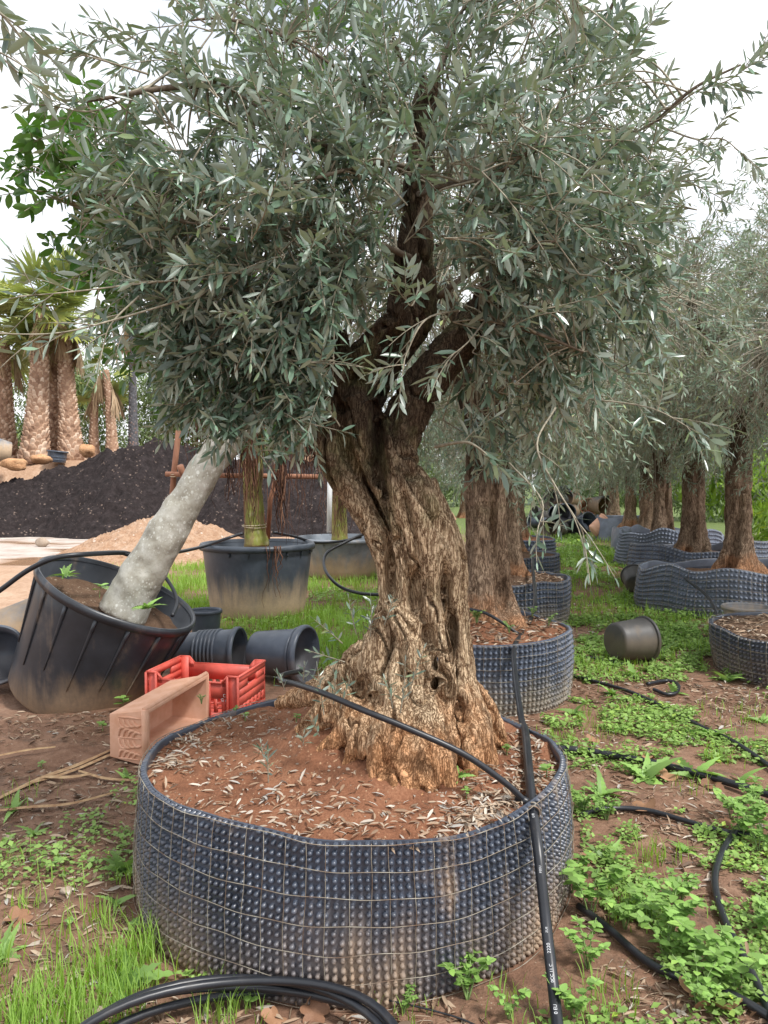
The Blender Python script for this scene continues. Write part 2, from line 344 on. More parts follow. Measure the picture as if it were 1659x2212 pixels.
col = g.mix(g.attr('green'), col, g.ramp(n2, [(0.3, (0.06, 0.11, 0.03)), (0.55, (0.12, 0.20, 0.05)), (0.7, (0.20, 0.19, 0.10))]))
wet = g.attr('wet'); col = g.mix(wet, col, (0.34, 0.19, 0.10))
h = g.math('ADD', g.math('MULTIPLY', n2, 0.8), g.math('MULTIPLY', n3, 0.35))
g.pbr(col, g.n('MapRange', Value=wet, To_Min=0.85, To_Max=0.06).outputs[0], g.n('Bump', Height=h, Strength=g.n('MapRange', Value=wet, To_Min=0.75, To_Max=0.02).outputs[0], Distance=0.03).outputs[0], spec=0.35)
M['ground'] = g.m
def earth(name, stops, dist=0.02, fine=60, peb=None):
    g = G(name); n1 = g.noise(5, 6, 0.65); n2 = g.noise(fine, 5, 0.65)
    col = g.ramp(g.math('ADD', g.math('MULTIPLY', n1, 0.55), g.math('MULTIPLY', n2, 0.45)), stops)
    if peb: v = g.voro(peb[0]); col = g.mix(g.math('MULTIPLY', g.rng(v, 0.32, 0.2), g.rng(g.noise(peb[0] * 0.4, 2), 0.52, 0.6)), col, peb[1])
    g.pbr(col, 0.95, g.bump(g.math('ADD', n1, n2), 0.8, dist), spec=0.2); M[name] = g.m
earth('pot_soil', [(0.3, (0.115, 0.05, 0.028)), (0.5, (0.235, 0.105, 0.058)), (0.65, (0.33, 0.165, 0.095)), (0.8, (0.42, 0.25, 0.155))], 0.012, 90, (70, (0.44, 0.28, 0.17)))
earth('ring_soil', [(0.3, (0.07, 0.045, 0.03)), (0.5, (0.14, 0.085, 0.055)), (0.65, (0.20, 0.13, 0.085)), (0.8, (0.28, 0.21, 0.15))], 0.02, 60, (40, (0.33, 0.26, 0.19)))
earth('compost', [(0.3, (0.010, 0.008, 0.008)), (0.5, (0.026, 0.020, 0.020)), (0.68, (0.055, 0.043, 0.043)), (0.85, (0.10, 0.075, 0.07))], 0.06, 12, (9, (0.16, 0.12, 0.10)))
earth('sand_heap', [(0.3, (0.26, 0.145, 0.085)), (0.46, (0.44, 0.27, 0.17)), (0.62, (0.56, 0.39, 0.275)), (0.8, (0.68, 0.54, 0.43))], 0.08, 22, (9, (0.66, 0.56, 0.47)))
earth('orange_rock', [(0.3, (0.36, 0.17, 0.08)), (0.6, (0.60, 0.36, 0.20)), (0.8, (0.68, 0.50, 0.34))], 0.03, 20)
earth('stone', [(0.3, (0.25, 0.19, 0.14)), (0.6, (0.42, 0.34, 0.27)), (0.8, (0.55, 0.48, 0.40))], 0.005, 50)

def plastic(name, col, mud=None, mud_z=(0.02, 0.30), streak=0.5, rough=0.42, mudcol=(0.36, 0.25, 0.155), spec=0.5, patch=False):
    """weathered black nursery plastic with dried mud splashed up from the bottom"""
    g = G(name); n = g.noise(5, 6, 0.6); f = g.noise(50, 4, 0.6); st = g.noise(7, 6, 0.7, g.co((1, 1, 0.12)))
    c = g.ramp(n, [(0.3, tuple(x * 0.75 for x in col)), (0.7, tuple(x * 1.35 for x in col))])
    z = g.xyz()[2]; zz = g.math('ADD', z, g.math('MULTIPLY', g.math('SUBTRACT', st, 0.5), (mud_z[1] - mud_z[0]) * 1.6))
    d = g.rng(zz, mud_z[1], mud_z[0])
    fac = g.math('MULTIPLY', d, mud if mud is not None else 0.8)
    if patch: pn = g.rng(g.noise(2.3, 4, 0.6, g.co((1, 1, 0.35))), 0.36, 0.58, 0.25, 1.0); fac = g.math('MULTIPLY', fac, pn)
    fac = g.math('MAXIMUM', fac, g.math('MULTIPLY', g.rng(g.math('ADD', g.math('MULTIPLY', st, 0.6), g.math('MULTIPLY', n, 0.4)), 0.53, 0.68), streak))
    fac = g.math('MULTIPLY', fac, g.n('MapRange', Value=f, To_Min=0.65, To_Max=1.25).outputs[0], True)
    c = g.mix(fac, c, g.ramp(n, [(0.35, tuple(x * 0.8 for x in mudcol)), (0.65, mudcol)]))
    g.pbr(c, g.n('MapRange', Value=fac, To_Min=rough, To_Max=0.9).outputs[0], g.bump(f, 0.08, 0.002), spec=spec); M[name] = g.m
plastic('dimple_sheet', (0.052, 0.064, 0.090), 0.9, (-0.06, 0.34), 0.75, 0.33, (0.40, 0.28, 0.18), 0.7, patch=True)
plastic('dimple_sheet_old', (0.080, 0.098, 0.135), 0.85, (0.0, 0.32), 0.45, 0.45, (0.33, 0.28, 0.21))
plastic('bubble_wrap_sheet', (0.15, 0.175, 0.225), 0.5, (0.0, 0.2), 0.25, 0.42, (0.24, 0.21, 0.17))
plastic('pot_black', (0.030, 0.034, 0.042), 0.9, (0.0, 0.34), 0.3, 0.36, (0.34, 0.235, 0.145))
plastic('pot_blue_black', (0.052, 0.064, 0.082), 0.95, (0.10, 0.56), 0.1, 0.40, (0.50, 0.37, 0.235))
plastic('pot_grey', (0.18, 0.205, 0.235), 0.95, (0.1, 0.52), 0.3, 0.42, (0.52, 0.37, 0.23))
plastic('pot_lying', (0.070, 0.085, 0.112), 0.15, (0.0, 0.04), 0.1, 0.38)
plastic('pot_dusty', (0.050, 0.048, 0.046), 0.5, (0.0, 0.1), 0.55, 0.5, (0.20, 0.15, 0.10))
plastic('hose', (0.017, 0.019, 0.024), 0.2, (-9, -8), 0.20, 0.36, (0.12, 0.10, 0.08))
plastic('red_plastic', (0.60, 0.105, 0.075), 0.3, (0.0, 0.02), 0.25, 0.5, (0.60, 0.27, 0.21))
g = G('terracotta'); n = g.noise(12, 5); col = g.ramp(n, [(0.3, (0.62, 0.33, 0.21)), (0.7, (0.74, 0.45, 0.32))]); g.pbr(col, 0.85, g.bump(g.noise(90, 3), 0.15, 0.002), spec=0.25); M['terracotta'] = g.m
g = G('wire'); n = g.noise(14, 4); g.pbr(g.ramp(n, [(0.35, (0.16, 0.10, 0.065)), (0.55, (0.30, 0.27, 0.215)), (0.7, (0.40, 0.375, 0.31))]), 0.6, spec=0.5, metal=0.25); M['wire'] = g.m
g = G('stake_wood'); n = g.noise(20, 5, 0.6, g.co((1, 1, 0.2))); g.pbr(g.ramp(n, [(0.3, (0.20, 0.085, 0.05)), (0.7, (0.42, 0.20, 0.12))]), 0.8, g.bump(n, 0.3, 0.004)); M['stake_wood'] = g.m
g = G('white_paint'); g.pbr((0.70, 0.72, 0.73), 0.5); M['white_paint'] = g.m
g = G('string'); g.pbr((0.55, 0.48, 0.34), 0.9); M['string'] = g.m
g = G('white_print'); g.pbr((0.62, 0.64, 0.66), 0.6); M['white_print'] = g.m
g = G('straw'); n = g.noise(25, 3); g.pbr(g.ramp(n, [(0.3, (0.30, 0.16, 0.08)), (0.7, (0.52, 0.36, 0.20))]), 0.8); M['straw'] = g.m
g = G('cut_wood'); n = g.noise(30, 3); g.pbr(g.ramp(n, [(0.3, (0.45, 0.34, 0.24)), (0.7, (0.62, 0.52, 0.40))]), 0.8); M['cut_wood'] = g.m
# ------------------------------------------------------------------ ground, heaps, far greenery
def bank(x, y): return 2.4 * sstep(25.5, 28.0, y) * sstep(0.5, -2.5, x)
def Hs(x, y):
    x = np.atleast_1d(np.asarray(x, float)); y = np.atleast_1d(np.asarray(y, float))
    near = sstep(60, 15, y)
    h = 0.012 * noise2(x, y, 0.8, 3, 5) - 0.008 + 0.011 * noise2(x, y, 4.5, 3, 6) * near
    h = h + 0.05 * np.exp(-(((x + 2.3) / 0.7) ** 2 + ((y - 4.6) / 0.5) ** 2)) * (1 + 1.2 * noise2(x, y, 6, 3, 9))
    return h + bank(x, y)
def hz(x, y): return float(Hs(x, y)[0])
u = np.linspace(-1, 1, 330); xs = 1.2 * np.sinh(6.55 * u)
w = np.linspace(0, 1, 500); ys = np.concatenate([[-60, -12, -3, -0.5], 0.4 + 6.0 * (np.exp(5.05 * w) - 1)])
X, Y = np.meshgrid(xs, ys, indexing='ij'); Z = Hs(X.ravel(), Y.ravel()).reshape(X.shape)
x, y = X.ravel(), Y.ravel(); nz = noise2(x, y, 0.5, 4, 21)
sand = np.clip(sstep(-3.3, -4.6, x + 0.6 * nz) * sstep(8.2, 9.8, y + nz) + sstep(17.5, 19.5, y + nz) * sstep(1.5, 0.2, x), 0, 1) * sstep(70, 45, y)
lime = sstep(-4.6, -5.6, x + nz) * sstep(14.0, 15.6, y + 1.2 * nz) * sstep(24, 21.5, y)
wet = sstep(0.28, 0.42, noise2(x * 0.35, y, 0.9, 3, 33)) * (lime > 0.4) * 0.9
mb = MB(); grid(mb, X, Y, Z)
me = np_mesh("ground", np.vstack(mb.v), mb.f, None, True, sand=sand, lime=lime, wet=wet, green=sstep(15, 26, y + 2 * nz) * sstep(1.5, 3.0, x) * 0.85)
ground = bpy.data.objects.new("ground", me); COL.objects.link(ground); me.materials.append(M['ground'])
tag(ground, kind='structure'); WO["ground"] = np.zeros(3)

def heap(name, label, cat, mat, x0, x1, y0, y1, fz, nx=170, ny=90, rough=0.08, sc=2.2, seed=3, org=None):
    X, Y = np.meshgrid(np.linspace(x0, x1, nx), np.linspace(y0, y1, ny), indexing='ij')
    z = fz(X, Y); r = noise2(X.ravel(), Y.ravel(), sc, 5, seed).reshape(X.shape); r2 = noise2(X.ravel(), Y.ravel(), sc * 3.1, 3, seed + 7).reshape(X.shape)
    z = z + np.clip(z, 0, 0.6) / 0.6 * (rough * r + rough * 0.6 * np.abs(r2)) - 0.12
    mb = MB(); grid(mb, X, Y, z); o = mb.build(name, mat, None, True, origin=org if org is not None else (0.5 * (x0 + x1), 0.5 * (y0 + y1), 0))
    return tag(o, label, cat)
rx = [-19, -14, -12.6, -11.1, -9.6, -7.6, -6.2, -4.7, -3.2, -2.0, -0.75, 0.1, 1.0]; rz = [0.6, 1.1, 1.45, 2.0, 2.55, 2.95, 2.6, 2.35, 2.5, 2.15, 1.3, 0.3, 0]
def fz(X, Y):
    R = np.interp(X, rx, rz); c = 25.2 + 0.5 * np.sin(X * 0.8); t = np.clip((Y - 21.6 - 0.4 * np.sin(X * 1.7)) / 3.6, 0, 1) * np.clip((31.5 - Y) / 5.0, 0, 1) ** 0.6
    return R * np.where(t > 0, t ** 0.85, 0)
heap("compost_heap", "long heap of black crumbly compost in front of the palms", "compost heap", M['compost'], -19, 1.0, 21, 31.6, fz, 320, 190, 0.22, 2.4)
def fz2(X, Y):
    d = np.sqrt(((X + 4.75) / 2.5) ** 2 + ((Y - 16.6) / 2.6) ** 2); return 1.02 * np.clip(1 - d, 0, 1) ** 0.8
heap("sand_heap", "pale orange mound of gravelly sand behind the leaning grey trunk", "sand heap", M['sand_heap'], -7.4, -2.1, 13.9, 19.3, fz2, 170, 160, 0.085, 4.5, 8)
def fz3(X, Y):
    d = np.sqrt(((X + 1.4) / 4.6) ** 2 + ((Y - 33) / 4.0) ** 2); return 5.0 * np.clip(1 - d, 0, 1) ** 0.85
heap("sand_heap", "tall sand heap far behind the black compost and hanging roots", "sand heap", M['sand_heap'], -6.2, 3.4, 28.8, 37.2, fz3, 90, 90, 0.15, 1.4, 12)

# orange rocks on the bank
def rock(name, label, cat, p, s, mat, seed, group=None, n=10):
    th, ph = np.meshgrid(np.linspace(0, 2 * pi, 2 * n, endpoint=False), np.linspace(0, pi, n), indexing='ij')
    d = np.stack([np.cos(th) * np.sin(ph), np.sin(th) * np.sin(ph), np.cos(ph)], 2)
    r = 1 + 0.28 * fbm(d.reshape(-1, 3) * 1.7 + seed, 3, seed).reshape(th.shape)
    V = d * r[..., None] * np.asarray(s)
    mb = MB(); V = np.concatenate([V, V[:1]], 0) + np.asarray(p); grid(mb, V[..., 0], V[..., 1], V[..., 2])
    return tag(mb.build(name, mat, None, False, origin=p), label, cat, group)
for k, (xd, yd, Y, s, lab) in enumerate([(30, 1003, 24.6, (0.4, 0.35, 0.2), "orange earth clod at the frame edge below the grey pot"), (88, 992, 25.4, (0.35, 0.3, 0.16), "orange earth clod beside the compost heap's left end"),
                                   (188, 973, 27.2, (0.28, 0.28, 0.24), "orange block of earth between the palm feet and the compost")]):
    p = at(xd, yd, Y); rock("earth_clod", lab, "earth clod", p, s, M['orange_rock'], 40 + k)
rock("stone", "dark stone lying on the pale track before the compost", "stone", gnd(92, 1181) + [0, 0, 0.1], (0.16, 0.14, 0.13), M['stone'], 51)

# feathery far wood: leaves in clumps, nobody could count it
T_DIAMOND = (np.array([[0, 0, 0], [0.5, -0.5, 0.05], [1, 0, -0.06], [0.5, 0.5, 0.05]]), [np.array([[0, 1, 2, 3]])])
def thicket(name, label, x0, x1, Y, zlo, zhi, n, seed, size=0.34, depth=3.0, mat='thicket_leaf'):
    r = np.random.default_rng(seed); ncl = int((x1 - x0) * 2.4)
    cx = r.uniform(x0, x1, ncl); cz = zlo + (zhi - zlo) * r.random(ncl) ** 0.8; cyy = Y + r.uniform(-depth / 2, depth / 2, ncl)
    top = zhi * (0.86 + 0.14 * noise2(cx, cx * 0, 0.35, 3, seed)); cz = np.minimum(cz, top)
    k = r.integers(0, ncl, n); off = r.normal(size=(n, 3)) * np.array([0.75, 0.6, 0.62]); off = off / np.maximum(1, np.linalg.norm(off, axis=1, keepdims=True) / 1.4)
    P = np.stack([cx[k], cyy[k], cz[k]], 1) + off; P[:, 2] = np.maximum(P[:, 2], zlo - 0.3)
    d = np.stack([r.normal(size=n) * 0.7, r.normal(size=n) * 0.7, -np.abs(r.normal(size=n)) - 0.15], 1)
    sc = np.stack([r.uniform(0.6, 1.3, n) * size, r.uniform(0.16, 0.3, n) * size, np.full(n, size)], 1)
    a = np.clip(0.45 + 0.25 * r.normal(size=n) + 0.25 * vnoise(np.stack([cx[k], cz[k], cz[k] * 0], 1) * 0.8, seed), 0, 0.97)
    mb = MB(); instances(mb, *T_DIAMOND, P, frames(d, r.uniform(0, 6.28, n)), sc, a)
    o = mb.build(name, M[mat], None, False, origin=((x0 + x1) / 2, Y, zlo)); return tag(o, label, "wood", None, 'stuff')
thicket("thicket_foliage", "feathery green wood far behind the palm trunks", -22, -1, 41, 1.8, 7.6, 42000, 1)
thicket("thicket_foliage", "bright green far wood closing the end of the path", 0, 24, 52, 0.0, 8.5, 42000, 2, 0.5, 6)
thicket("thicket_foliage", "tall bright green growth behind the row of olives by the frame edge", 8.2, 17, 18, 0.0, 3.4, 26000, 3, 0.30, 5.0, 'grass_blade')
thicket("thicket_foliage", "green bushes far behind the trunks of the right row", 7.5, 22, 31, 0.0, 4.5, 24000, 5, 0.34, 4.0)
# a far pale lamp mast
mb = MB(); p = at(178, 865, 60.0); top = at(178, 690, 60.0); tube(mb, [[p[0], 60, 0], [p[0], 60, top[2] * 0.6], top], [0.30, 0.26, 0.20], 10); tube(mb, [top + [-0.6, 0, 0.1], top + [0.6, 0, 0.1]], 0.14, 8)
tag(mb.build("lamp_mast", M['white_paint'], None, True, origin=(p[0], 60, 0)), "pale far mast against the sky right of the tall palms", "mast")

# ------------------------------------------------------------------ palms
def fan_mesh(name, dead, seed):
    r = np.random.default_rng(seed); mb = MB()
    pet = 0.25 if dead else 0.85; tube(mb, spline([[0, 0, 0], [pet * 0.5, 0, 0.04], [pet, 0, 0]], 3), [0.03] * 6 + [0.02], 4, 0.7)
    n = 26; R = 1.0 if not dead else 1.5
    for k in range(n):
        al = (k / (n - 1) - 0.5) * (4.0 if not dead else 0.62) + r.normal() * 0.04
        ln = R * (0.8 + 0.25 * cos(al)) * r.uniform(0.8, 1.1); t = np.array([0, 0.35, 0.7, 1.0])
        d = np.array([cos(al), sin(al), 0]); s = np.array([-sin(al), cos(al), 0])
        droop = (-0.10 if not dead else -0.12) * t ** 2 * ln + (0.06 * np.sin(t * 3 + k)) * (1 if dead else 0.3)
        wd = np.array([0.018, 0.05, 0.035, 0.003]) * (1 if not dead else 0.9); c = np.array([pet, 0, 0]) + d * (t * ln)[:, None]; c[:, 2] += droop
        V = np.concatenate([c - s * wd[:, None], c + s * wd[:, None] + [0, 0, 0.012]], 0)
        q = np.array([[i, i + 1, 5 + i, 4 + i] for i in range(3)]); mb.add(V, q, np.clip(r.uniform(0.1, 0.75) + (0.0 if dead else 0.25 * (t.max())), 0, 1))
    return mb.mesh(name)
FAN = [fan_mesh("frond", False, k) for k in range(3)]; DEAD = [fan_mesh("dead_frond", True, 10 + k) for k in range(3)]
for m_ in FAN: m_.materials.append(M['palm_leaf'])
for m_ in DEAD: m_.materials.append(M['palm_dead'])
def palm(label, xd, yb, xt, yt, wpx, Y, nf, nd, seed, mat='palm_bark', group='palms on the bank', fr=1.0, dr=1.0):
    r = np.random.default_rng(seed); b = at(xb := xd, yb, Y); t = at(xt, yt, Y + 0.2); b[2] = hz(b[0], b[1]) - 0.1
    o = thing("palm_tree", label, "palm", b, group); R = wpx / F * Y / 2; h = t[2] - b[2]
    path = spline([b, b + (t - b) * 0.5 + [0.05 * r.normal(), 0, 0], t], 8)
    rad = R * (0.82 + 0.30 * np.exp(-np.linspace(0, 1, len(path)) * 5)); rad = rad * np.linspace(1, 0.62, len(path))
    mb = MB(); tube(mb, path, rad * 0.86, 14, 0.15); mb.build("trunk", M[mat], o, True)
    # the stubs of old leaf stalks, spiralling up the trunk
    nb = int(h / 0.0125); mb = MB(); tt = (np.arange(nb) + r.random(nb)) / nb; an = np.arange(nb) * 2.399 + r.normal(size=nb) * 0.1
    c = np.stack([np.interp(tt, np.linspace(0, 1, len(path)), path[:, i]) for i in range(3)], 1); rr = np.interp(tt, np.linspace(0, 1, len(path)), rad)
    out = np.stack([np.cos(an), np.sin(an), np.zeros(nb)], 1); pos = c + out * (rr * 0.78)[:, None]
    tv = np.array([[0, -0.5, -0.3], [0, 0.5, -0.3], [0, 0.3, 0.5], [0, -0.3, 0.5], [0.42, -0.22, 0.62], [0.42, 0.22, 0.62], [0.34, 0.2, 0.38], [0.34, -0.2, 0.38]])
    tf = [np.array([[0, 1, 6, 7], [7, 6, 5, 4], [4, 5, 2, 3], [0, 7, 4, 3], [1, 2, 5, 6]])]
    instances(mb, tv, tf, pos, frames(out, r.normal(size=nb) * 0.12), np.stack([rr * 0.50, rr * 0.46, rr * r.uniform(0.42, 0.66, nb)], 1), r.random(nb))
    tag(mb.build("leaf_stub_cover", M[mat], o), kind='stuff')
    for k in range(nf):
        az = k * 2.4 + r.normal() * 0.2; el = r.uniform(-0.7, 1.4); d = np.array([cos(az) * cos(el), sin(az) * cos(el), sin(el)])
        link("frond", FAN[k % 3], o, t - b + d * 0.1 + [0, 0, 0.1], frames(d[None], np.array([r.normal() * 0.4]))[0], fr * r.uniform(0.8, 1.15))
    for k in range(nd):
        az = k * 2.4 + r.normal() * 0.3; d = unit(np.array([cos(az) * 0.28, sin(az) * 0.28, -1.0]))
        up = np.array([cos(az), sin(az), 0.2]); link("dead_frond", DEAD[k % 3], o, t - b + up * R * 0.75 - [0, 0, r.uniform(0, 1.0) * dr], frames(d[None], np.array([r.normal() * 0.4]), up)[0], dr * r.uniform(0.8, 1.25))
    return o
palm("shaggy palm cut by the left frame edge", 8, 975, 4, 735, 62, 29, 20, 3, 1, fr=1.3, dr=0.7)
palm("tallest palm, thick trunk with dead skirt, above the grey pot", 74, 985, 92, 665, 64, 28, 26, 3, 2, fr=1.35, dr=0.7)
palm("palm trunk between two taller palms, hung with dead fronds", 112, 980, 118, 760, 50, 29.4, 8, 4, 3, dr=0.8)
palm("leaning stout palm at the right of the tall palm clump", 155, 985, 138, 700, 58, 28.6, 16, 4, 4, fr=1.1, dr=0.8)
palm("short brown palm with one green tuft beside a pale twin", 203, 972, 206, 850, 30, 29.5, 5, 2, 5, fr=0.7, dr=0.5)
palm("slim short palm with drooping dead fronds behind the compost", 243, 972, 228, 800, 32, 29, 4, 5, 6, fr=0.5, dr=0.7)
palm("tall thin charred grey palm trunk behind the compost", 288, 965, 285, 690, 27, 29.5, 3, 5, 7, 'charred_bark', dr=0.7)
# ------------------------------------------------------------------ leaf templates
# olive leaf: along x, top side +z, slightly folded and curled
def leaf_tpl(w, sag=-0.08, fold=0.10, stations=((0.30, 0.85), (0.68, 0.9))):
    V = [[0, 0, 0]]
    for s, k in stations: V += [[s, -w * k / 2, fold * w + sag * s * s], [s, 0, sag * s * s], [s, w * k / 2, fold * w + sag * s * s]]
    V += [[1, 0, sag]]; n = len(stations); T, Q = [[0, 1, 2], [0, 2, 3]], []
    T = [[0, 1, 2], [0, 2, 3]]
    for i in range(n - 1):
        b = 1 + 3 * i; Q += [[b, b + 3, b + 4, b + 1], [b + 1, b + 4, b + 5, b + 2]]
    b = 1 + 3 * (n - 1); e = len(V) - 1; T += [[b, e, b + 1], [b + 1, e, b + 2]]
    return np.array(V, float), ([np.array(T)] + ([np.array(Q)] if Q else []))
T_OLIVE = leaf_tpl(0.215); T_OLIVE_FAR = leaf_tpl(0.24, stations=((0.5, 1.0),)); T_FICUS = leaf_tpl(0.46, -0.12, 0.12, ((0.2, 0.75), (0.5, 1.0), (0.8, 0.72)))

class Foliage:
    """leaves and twigs of one crown, gathered before they are meshed"""
    def __init__(s, seed): s.r = np.random.default_rng(seed); s.P, s.D, s.S, s.roll, s.tw = [], [], [], [], MB()
    def shoot(s, base, d, length, n, leaf, droop=0.25, r0=0.0028, open_=0.9, sides=4, tip=True):
        r = s.r; d = unit(np.asarray(d, float)); k = 6; t = np.linspace(0, 1, k)[:, None]
        side = unit(np.cross(d, r.normal(size=3))); bend = r.normal() * 0.12
        pts = np.asarray(base) + d * length * t + side * (bend * length) * t ** 2 + np.array([0, 0, -droop * length]) * t ** 2
        tube(s.tw, pts, np.linspace(r0, r0 * 0.45, k), sides, 0.5, False)
        tan = unit(np.gradient(pts, axis=0)); nn = max(2, n // 2); ph = r.random() * 6.28
        for j in range(nn):
            u_ = 0.12 + 0.88 * (j + 0.3) / nn; i = min(int(u_ * (k - 1)), k - 2); fr = u_ * (k - 1) - i
            p = pts[i] * (1 - fr) + pts[i + 1] * fr; tn = tan[i]
            e1 = unit(np.cross(tn, [0.13, 0.21, 0.97])); e2 = np.cross(tn, e1); an = ph + j * 1.5708 + r.normal() * 0.25
            sd = e1 * cos(an) + e2 * sin(an)
            for sg in (-1, 1):
                if r.random() < 0.06: continue
                op = open_ * r.uniform(0.65, 1.25); dl = tn * cos(op) + sg * sd * sin(op) + np.array([0, 0, -0.12])
                s.P.append(p); s.D.append(dl); s.S.append(leaf * r.uniform(0.7, 1.15) * (1 - 0.35 * max(0, u_ - 0.75) / 0.25)); s.roll.append(r.normal() * 0.7)
        if tip:
            s.P.append(pts[-1]); s.D.append(tan[-1]); s.S.append(leaf * 0.6); s.roll.append(r.normal())
    def arrays(s): return np.array(s.P), np.array(s.D), np.array(s.S), np.array(s.roll)

def skin_trunk(mb, voxel, amp=0.010, freq=26.0, dents=(), seed=0, twist=0.25, lump=0.018, smooth=3, groove=0.012):
    v, q, nr = remesh(mb, voxel, smooth)
    for (c, s, dep) in dents:
        d = (v - np.asarray(c)) / np.asarray(s); wgt = np.exp(-(d ** 2).sum(1)); front = np.clip(-nr[:, 1] * 1.6, 0, 1)
        v[:, 1] += wgt * dep * front
    zc = v[:, 2]; pp = np.stack([v[:, 0] + twist * zc, v[:, 1], zc * 0.16], 1)
    warp = 0.02 * vnoise(v * 9, seed + 3)
    rid = 1 - np.abs(fbm((pp + warp[:, None]) * freq, 3, seed)); big = fbm(v * [6, 6, 2.2], 3, seed + 9)
    fine = fbm((v * [1, 1, 0.45]) * freq * 3.0, 2, seed + 5)
    gp = np.stack([v[:, 0] + twist * 1.4 * zc, v[:, 1], zc * 0.10], 1); gro = np.abs(fbm((gp + 2 * warp[:, None]) * 11, 2, seed + 21)); gro = np.exp(-(gro / 0.10) ** 2)
    v = v + nr * (-groove * gro + amp * (rid - 0.6) + lump * big + amp * 0.28 * fine)[:, None]
    return v, q

# ------------------------------------------------------------------ dimple-sheet containers
def container(name, label, c, Rt, Rb, H, nub=0.026, seed=0, mat='dimple_sheet', wires='each', ell=1.0, rot=0.0, wob=0.012, zw=0.02, group=None, mesh=(0.066, 0.078), soil_fn=None, soil_mat='pot_soil', nsoil=(90, 26), sh=0.93):
    r = np.random.default_rng(seed); c = np.asarray(c, float); o = thing(name, label, "plant container", c, group)
    def rad(th, t):
        wv = wob * (vnoise(np.stack([np.cos(th) * 2, np.sin(th) * 2, t * 1.3 + seed], -1).reshape(-1, 3), seed).reshape(th.shape) * 1.6 + 0.5 * vnoise(np.stack([np.cos(th) * 7, np.sin(th) * 7, t * 3], -1).reshape(-1, 3), seed + 1).reshape(th.shape))
        return (Rb + (Rt - Rb) * t + 0.012 * np.sin(pi * t)) * (1 + wv)
    def top(th): return H + zw * vnoise(np.stack([np.cos(th) * 2.2, np.sin(th) * 2.2, th * 0 + seed], -1).reshape(-1, 3), seed + 2).reshape(th.shape)
    def P(th, t, dr=0.0):
        R = rad(th, t) + dr; x_ = R * np.cos(th); y_ = R * np.sin(th) * ell; z_ = t * top(th)
        if rot: x_, y_ = x_ * cos(rot) - y_ * sin(rot), x_ * sin(rot) + y_ * cos(rot)
        return np.stack([x_ + c[0], y_ + c[1], z_ + c[2]], -1)
    nt = 200; th, t = np.meshgrid(np.linspace(0, 2 * pi, nt + 1), np.linspace(-0.04, 1, 22), indexing='ij')
    th2, t2 = np.meshgrid(np.linspace(0, 2 * pi, nt + 1), np.array([1.0, 1.004, 0.98, 0.80]), indexing='ij'); dr = np.array([0, -0.004, -0.010, -0.012])
    mb = MB(); a = P(th, t); grid(mb, a[..., 0], a[..., 1], a[..., 2]); b = P(th2, t2, dr[None, :]); grid(mb, b[..., 0], b[..., 1], b[..., 2])
    wall = mb.build("wall", M[mat], o, True)
    if nub:
        Rm = (Rt + Rb) / 2; rows = int(H / nub); cols = int(2 * pi * Rm / nub)
        rr, cc = np.meshgrid(np.arange(rows), np.arange(cols), indexing='ij'); tt = ((rr + 0.6) / rows).ravel(); ang = ((cc + 0.12 * np.sin(rr * 0.7)) / cols * 2 * pi).ravel()
        ang = ang + r.normal(size=len(ang)) * 0.0012; tt = np.clip(tt + r.normal(size=len(tt)) * 0.003, 0, 0.985)
        pos = P(ang, tt); an2 = ang + rot; outv = np.stack([np.cos(an2), np.sin(an2), 0 * ang], 1)
        k = 7; h6 = np.arange(k) * 2 * pi / k
        ring = lambda R, x_: np.stack([np.full(k, x_), R * np.cos(h6), R * np.sin(h6)], 1)
        tv = np.vstack([ring(0.42, -0.05), ring(0.30, 0.50), ring(0.15, 0.62)]); j = np.arange(k); j2 = (j + 1) % k
        tf = [np.vstack([np.stack([j, j2, k + j2, k + j], 1), np.stack([k + j, k + j2, 2 * k + j2, 2 * k + j], 1)]), (2 * k + j)[None]]
        mb = MB(); instances(mb, tv, tf, pos, frames(outv), nub * r.uniform(0.88, 1.08, len(pos)), r.random(len(pos)))
        tag(mb.build("nub_relief", M[mat], o, True), kind='stuff')
    if wires:
        off = (nub or 0.01) * 0.64 + 0.002; nv = int(2 * pi * (Rt + Rb) / 2 / mesh[0]); nh = int(H / mesh[1]); joined = MB()
        for k in range(nv):
            t_ = np.linspace(0.0, 1.0, 12); th_ = np.full(12, k / nv * 2 * pi + r.normal() * 0.004) + 0.0035 * np.cumsum(r.normal(size=12)) * 0.6
            pts = P(th_, t_, off + 0.0015 * r.normal(size=12))
            if wires == 'each': m_ = MB(); tube(m_, pts, 0.0012, 4); m_.build("wire", M['wire'], o)
            else: tube(joined, pts, 0.0022, 4)
        for k in range(nh + 1):
            th_ = np.linspace(0, 2 * pi, 150, endpoint=False); zt = (k / nh) * 0.985 + 0.012; ww = 0.006 * np.sin(th_ * 9 + k) + 0.004 * np.sin(th_ * 23 + 2 * k)
            pts = P(th_, np.full(150, zt) + ww, off + 0.003)
            if wires == 'each': m_ = MB(); tube(m_, pts, 0.0013 if k < nh else 0.0017, 4, closed=True); m_.build("wire", M['wire'], o)
            else: tube(joined, pts, 0.0022, 4, closed=True)
        if wires != 'each': tag(joined.build("wire_net", M['wire'], o), kind='stuff')
    th3, rr3 = np.meshgrid(np.linspace(0, 2 * pi, nsoil[0] + 1), np.linspace(0.0, 1.0, nsoil[1]) ** 0.8, indexing='ij')
    e = P(th3, np.full(th3.shape, 0.9), -0.004); cx = c[0] + (e[..., 0] - c[0]) * rr3; cyy = c[1] + (e[..., 1] - c[1]) * rr3
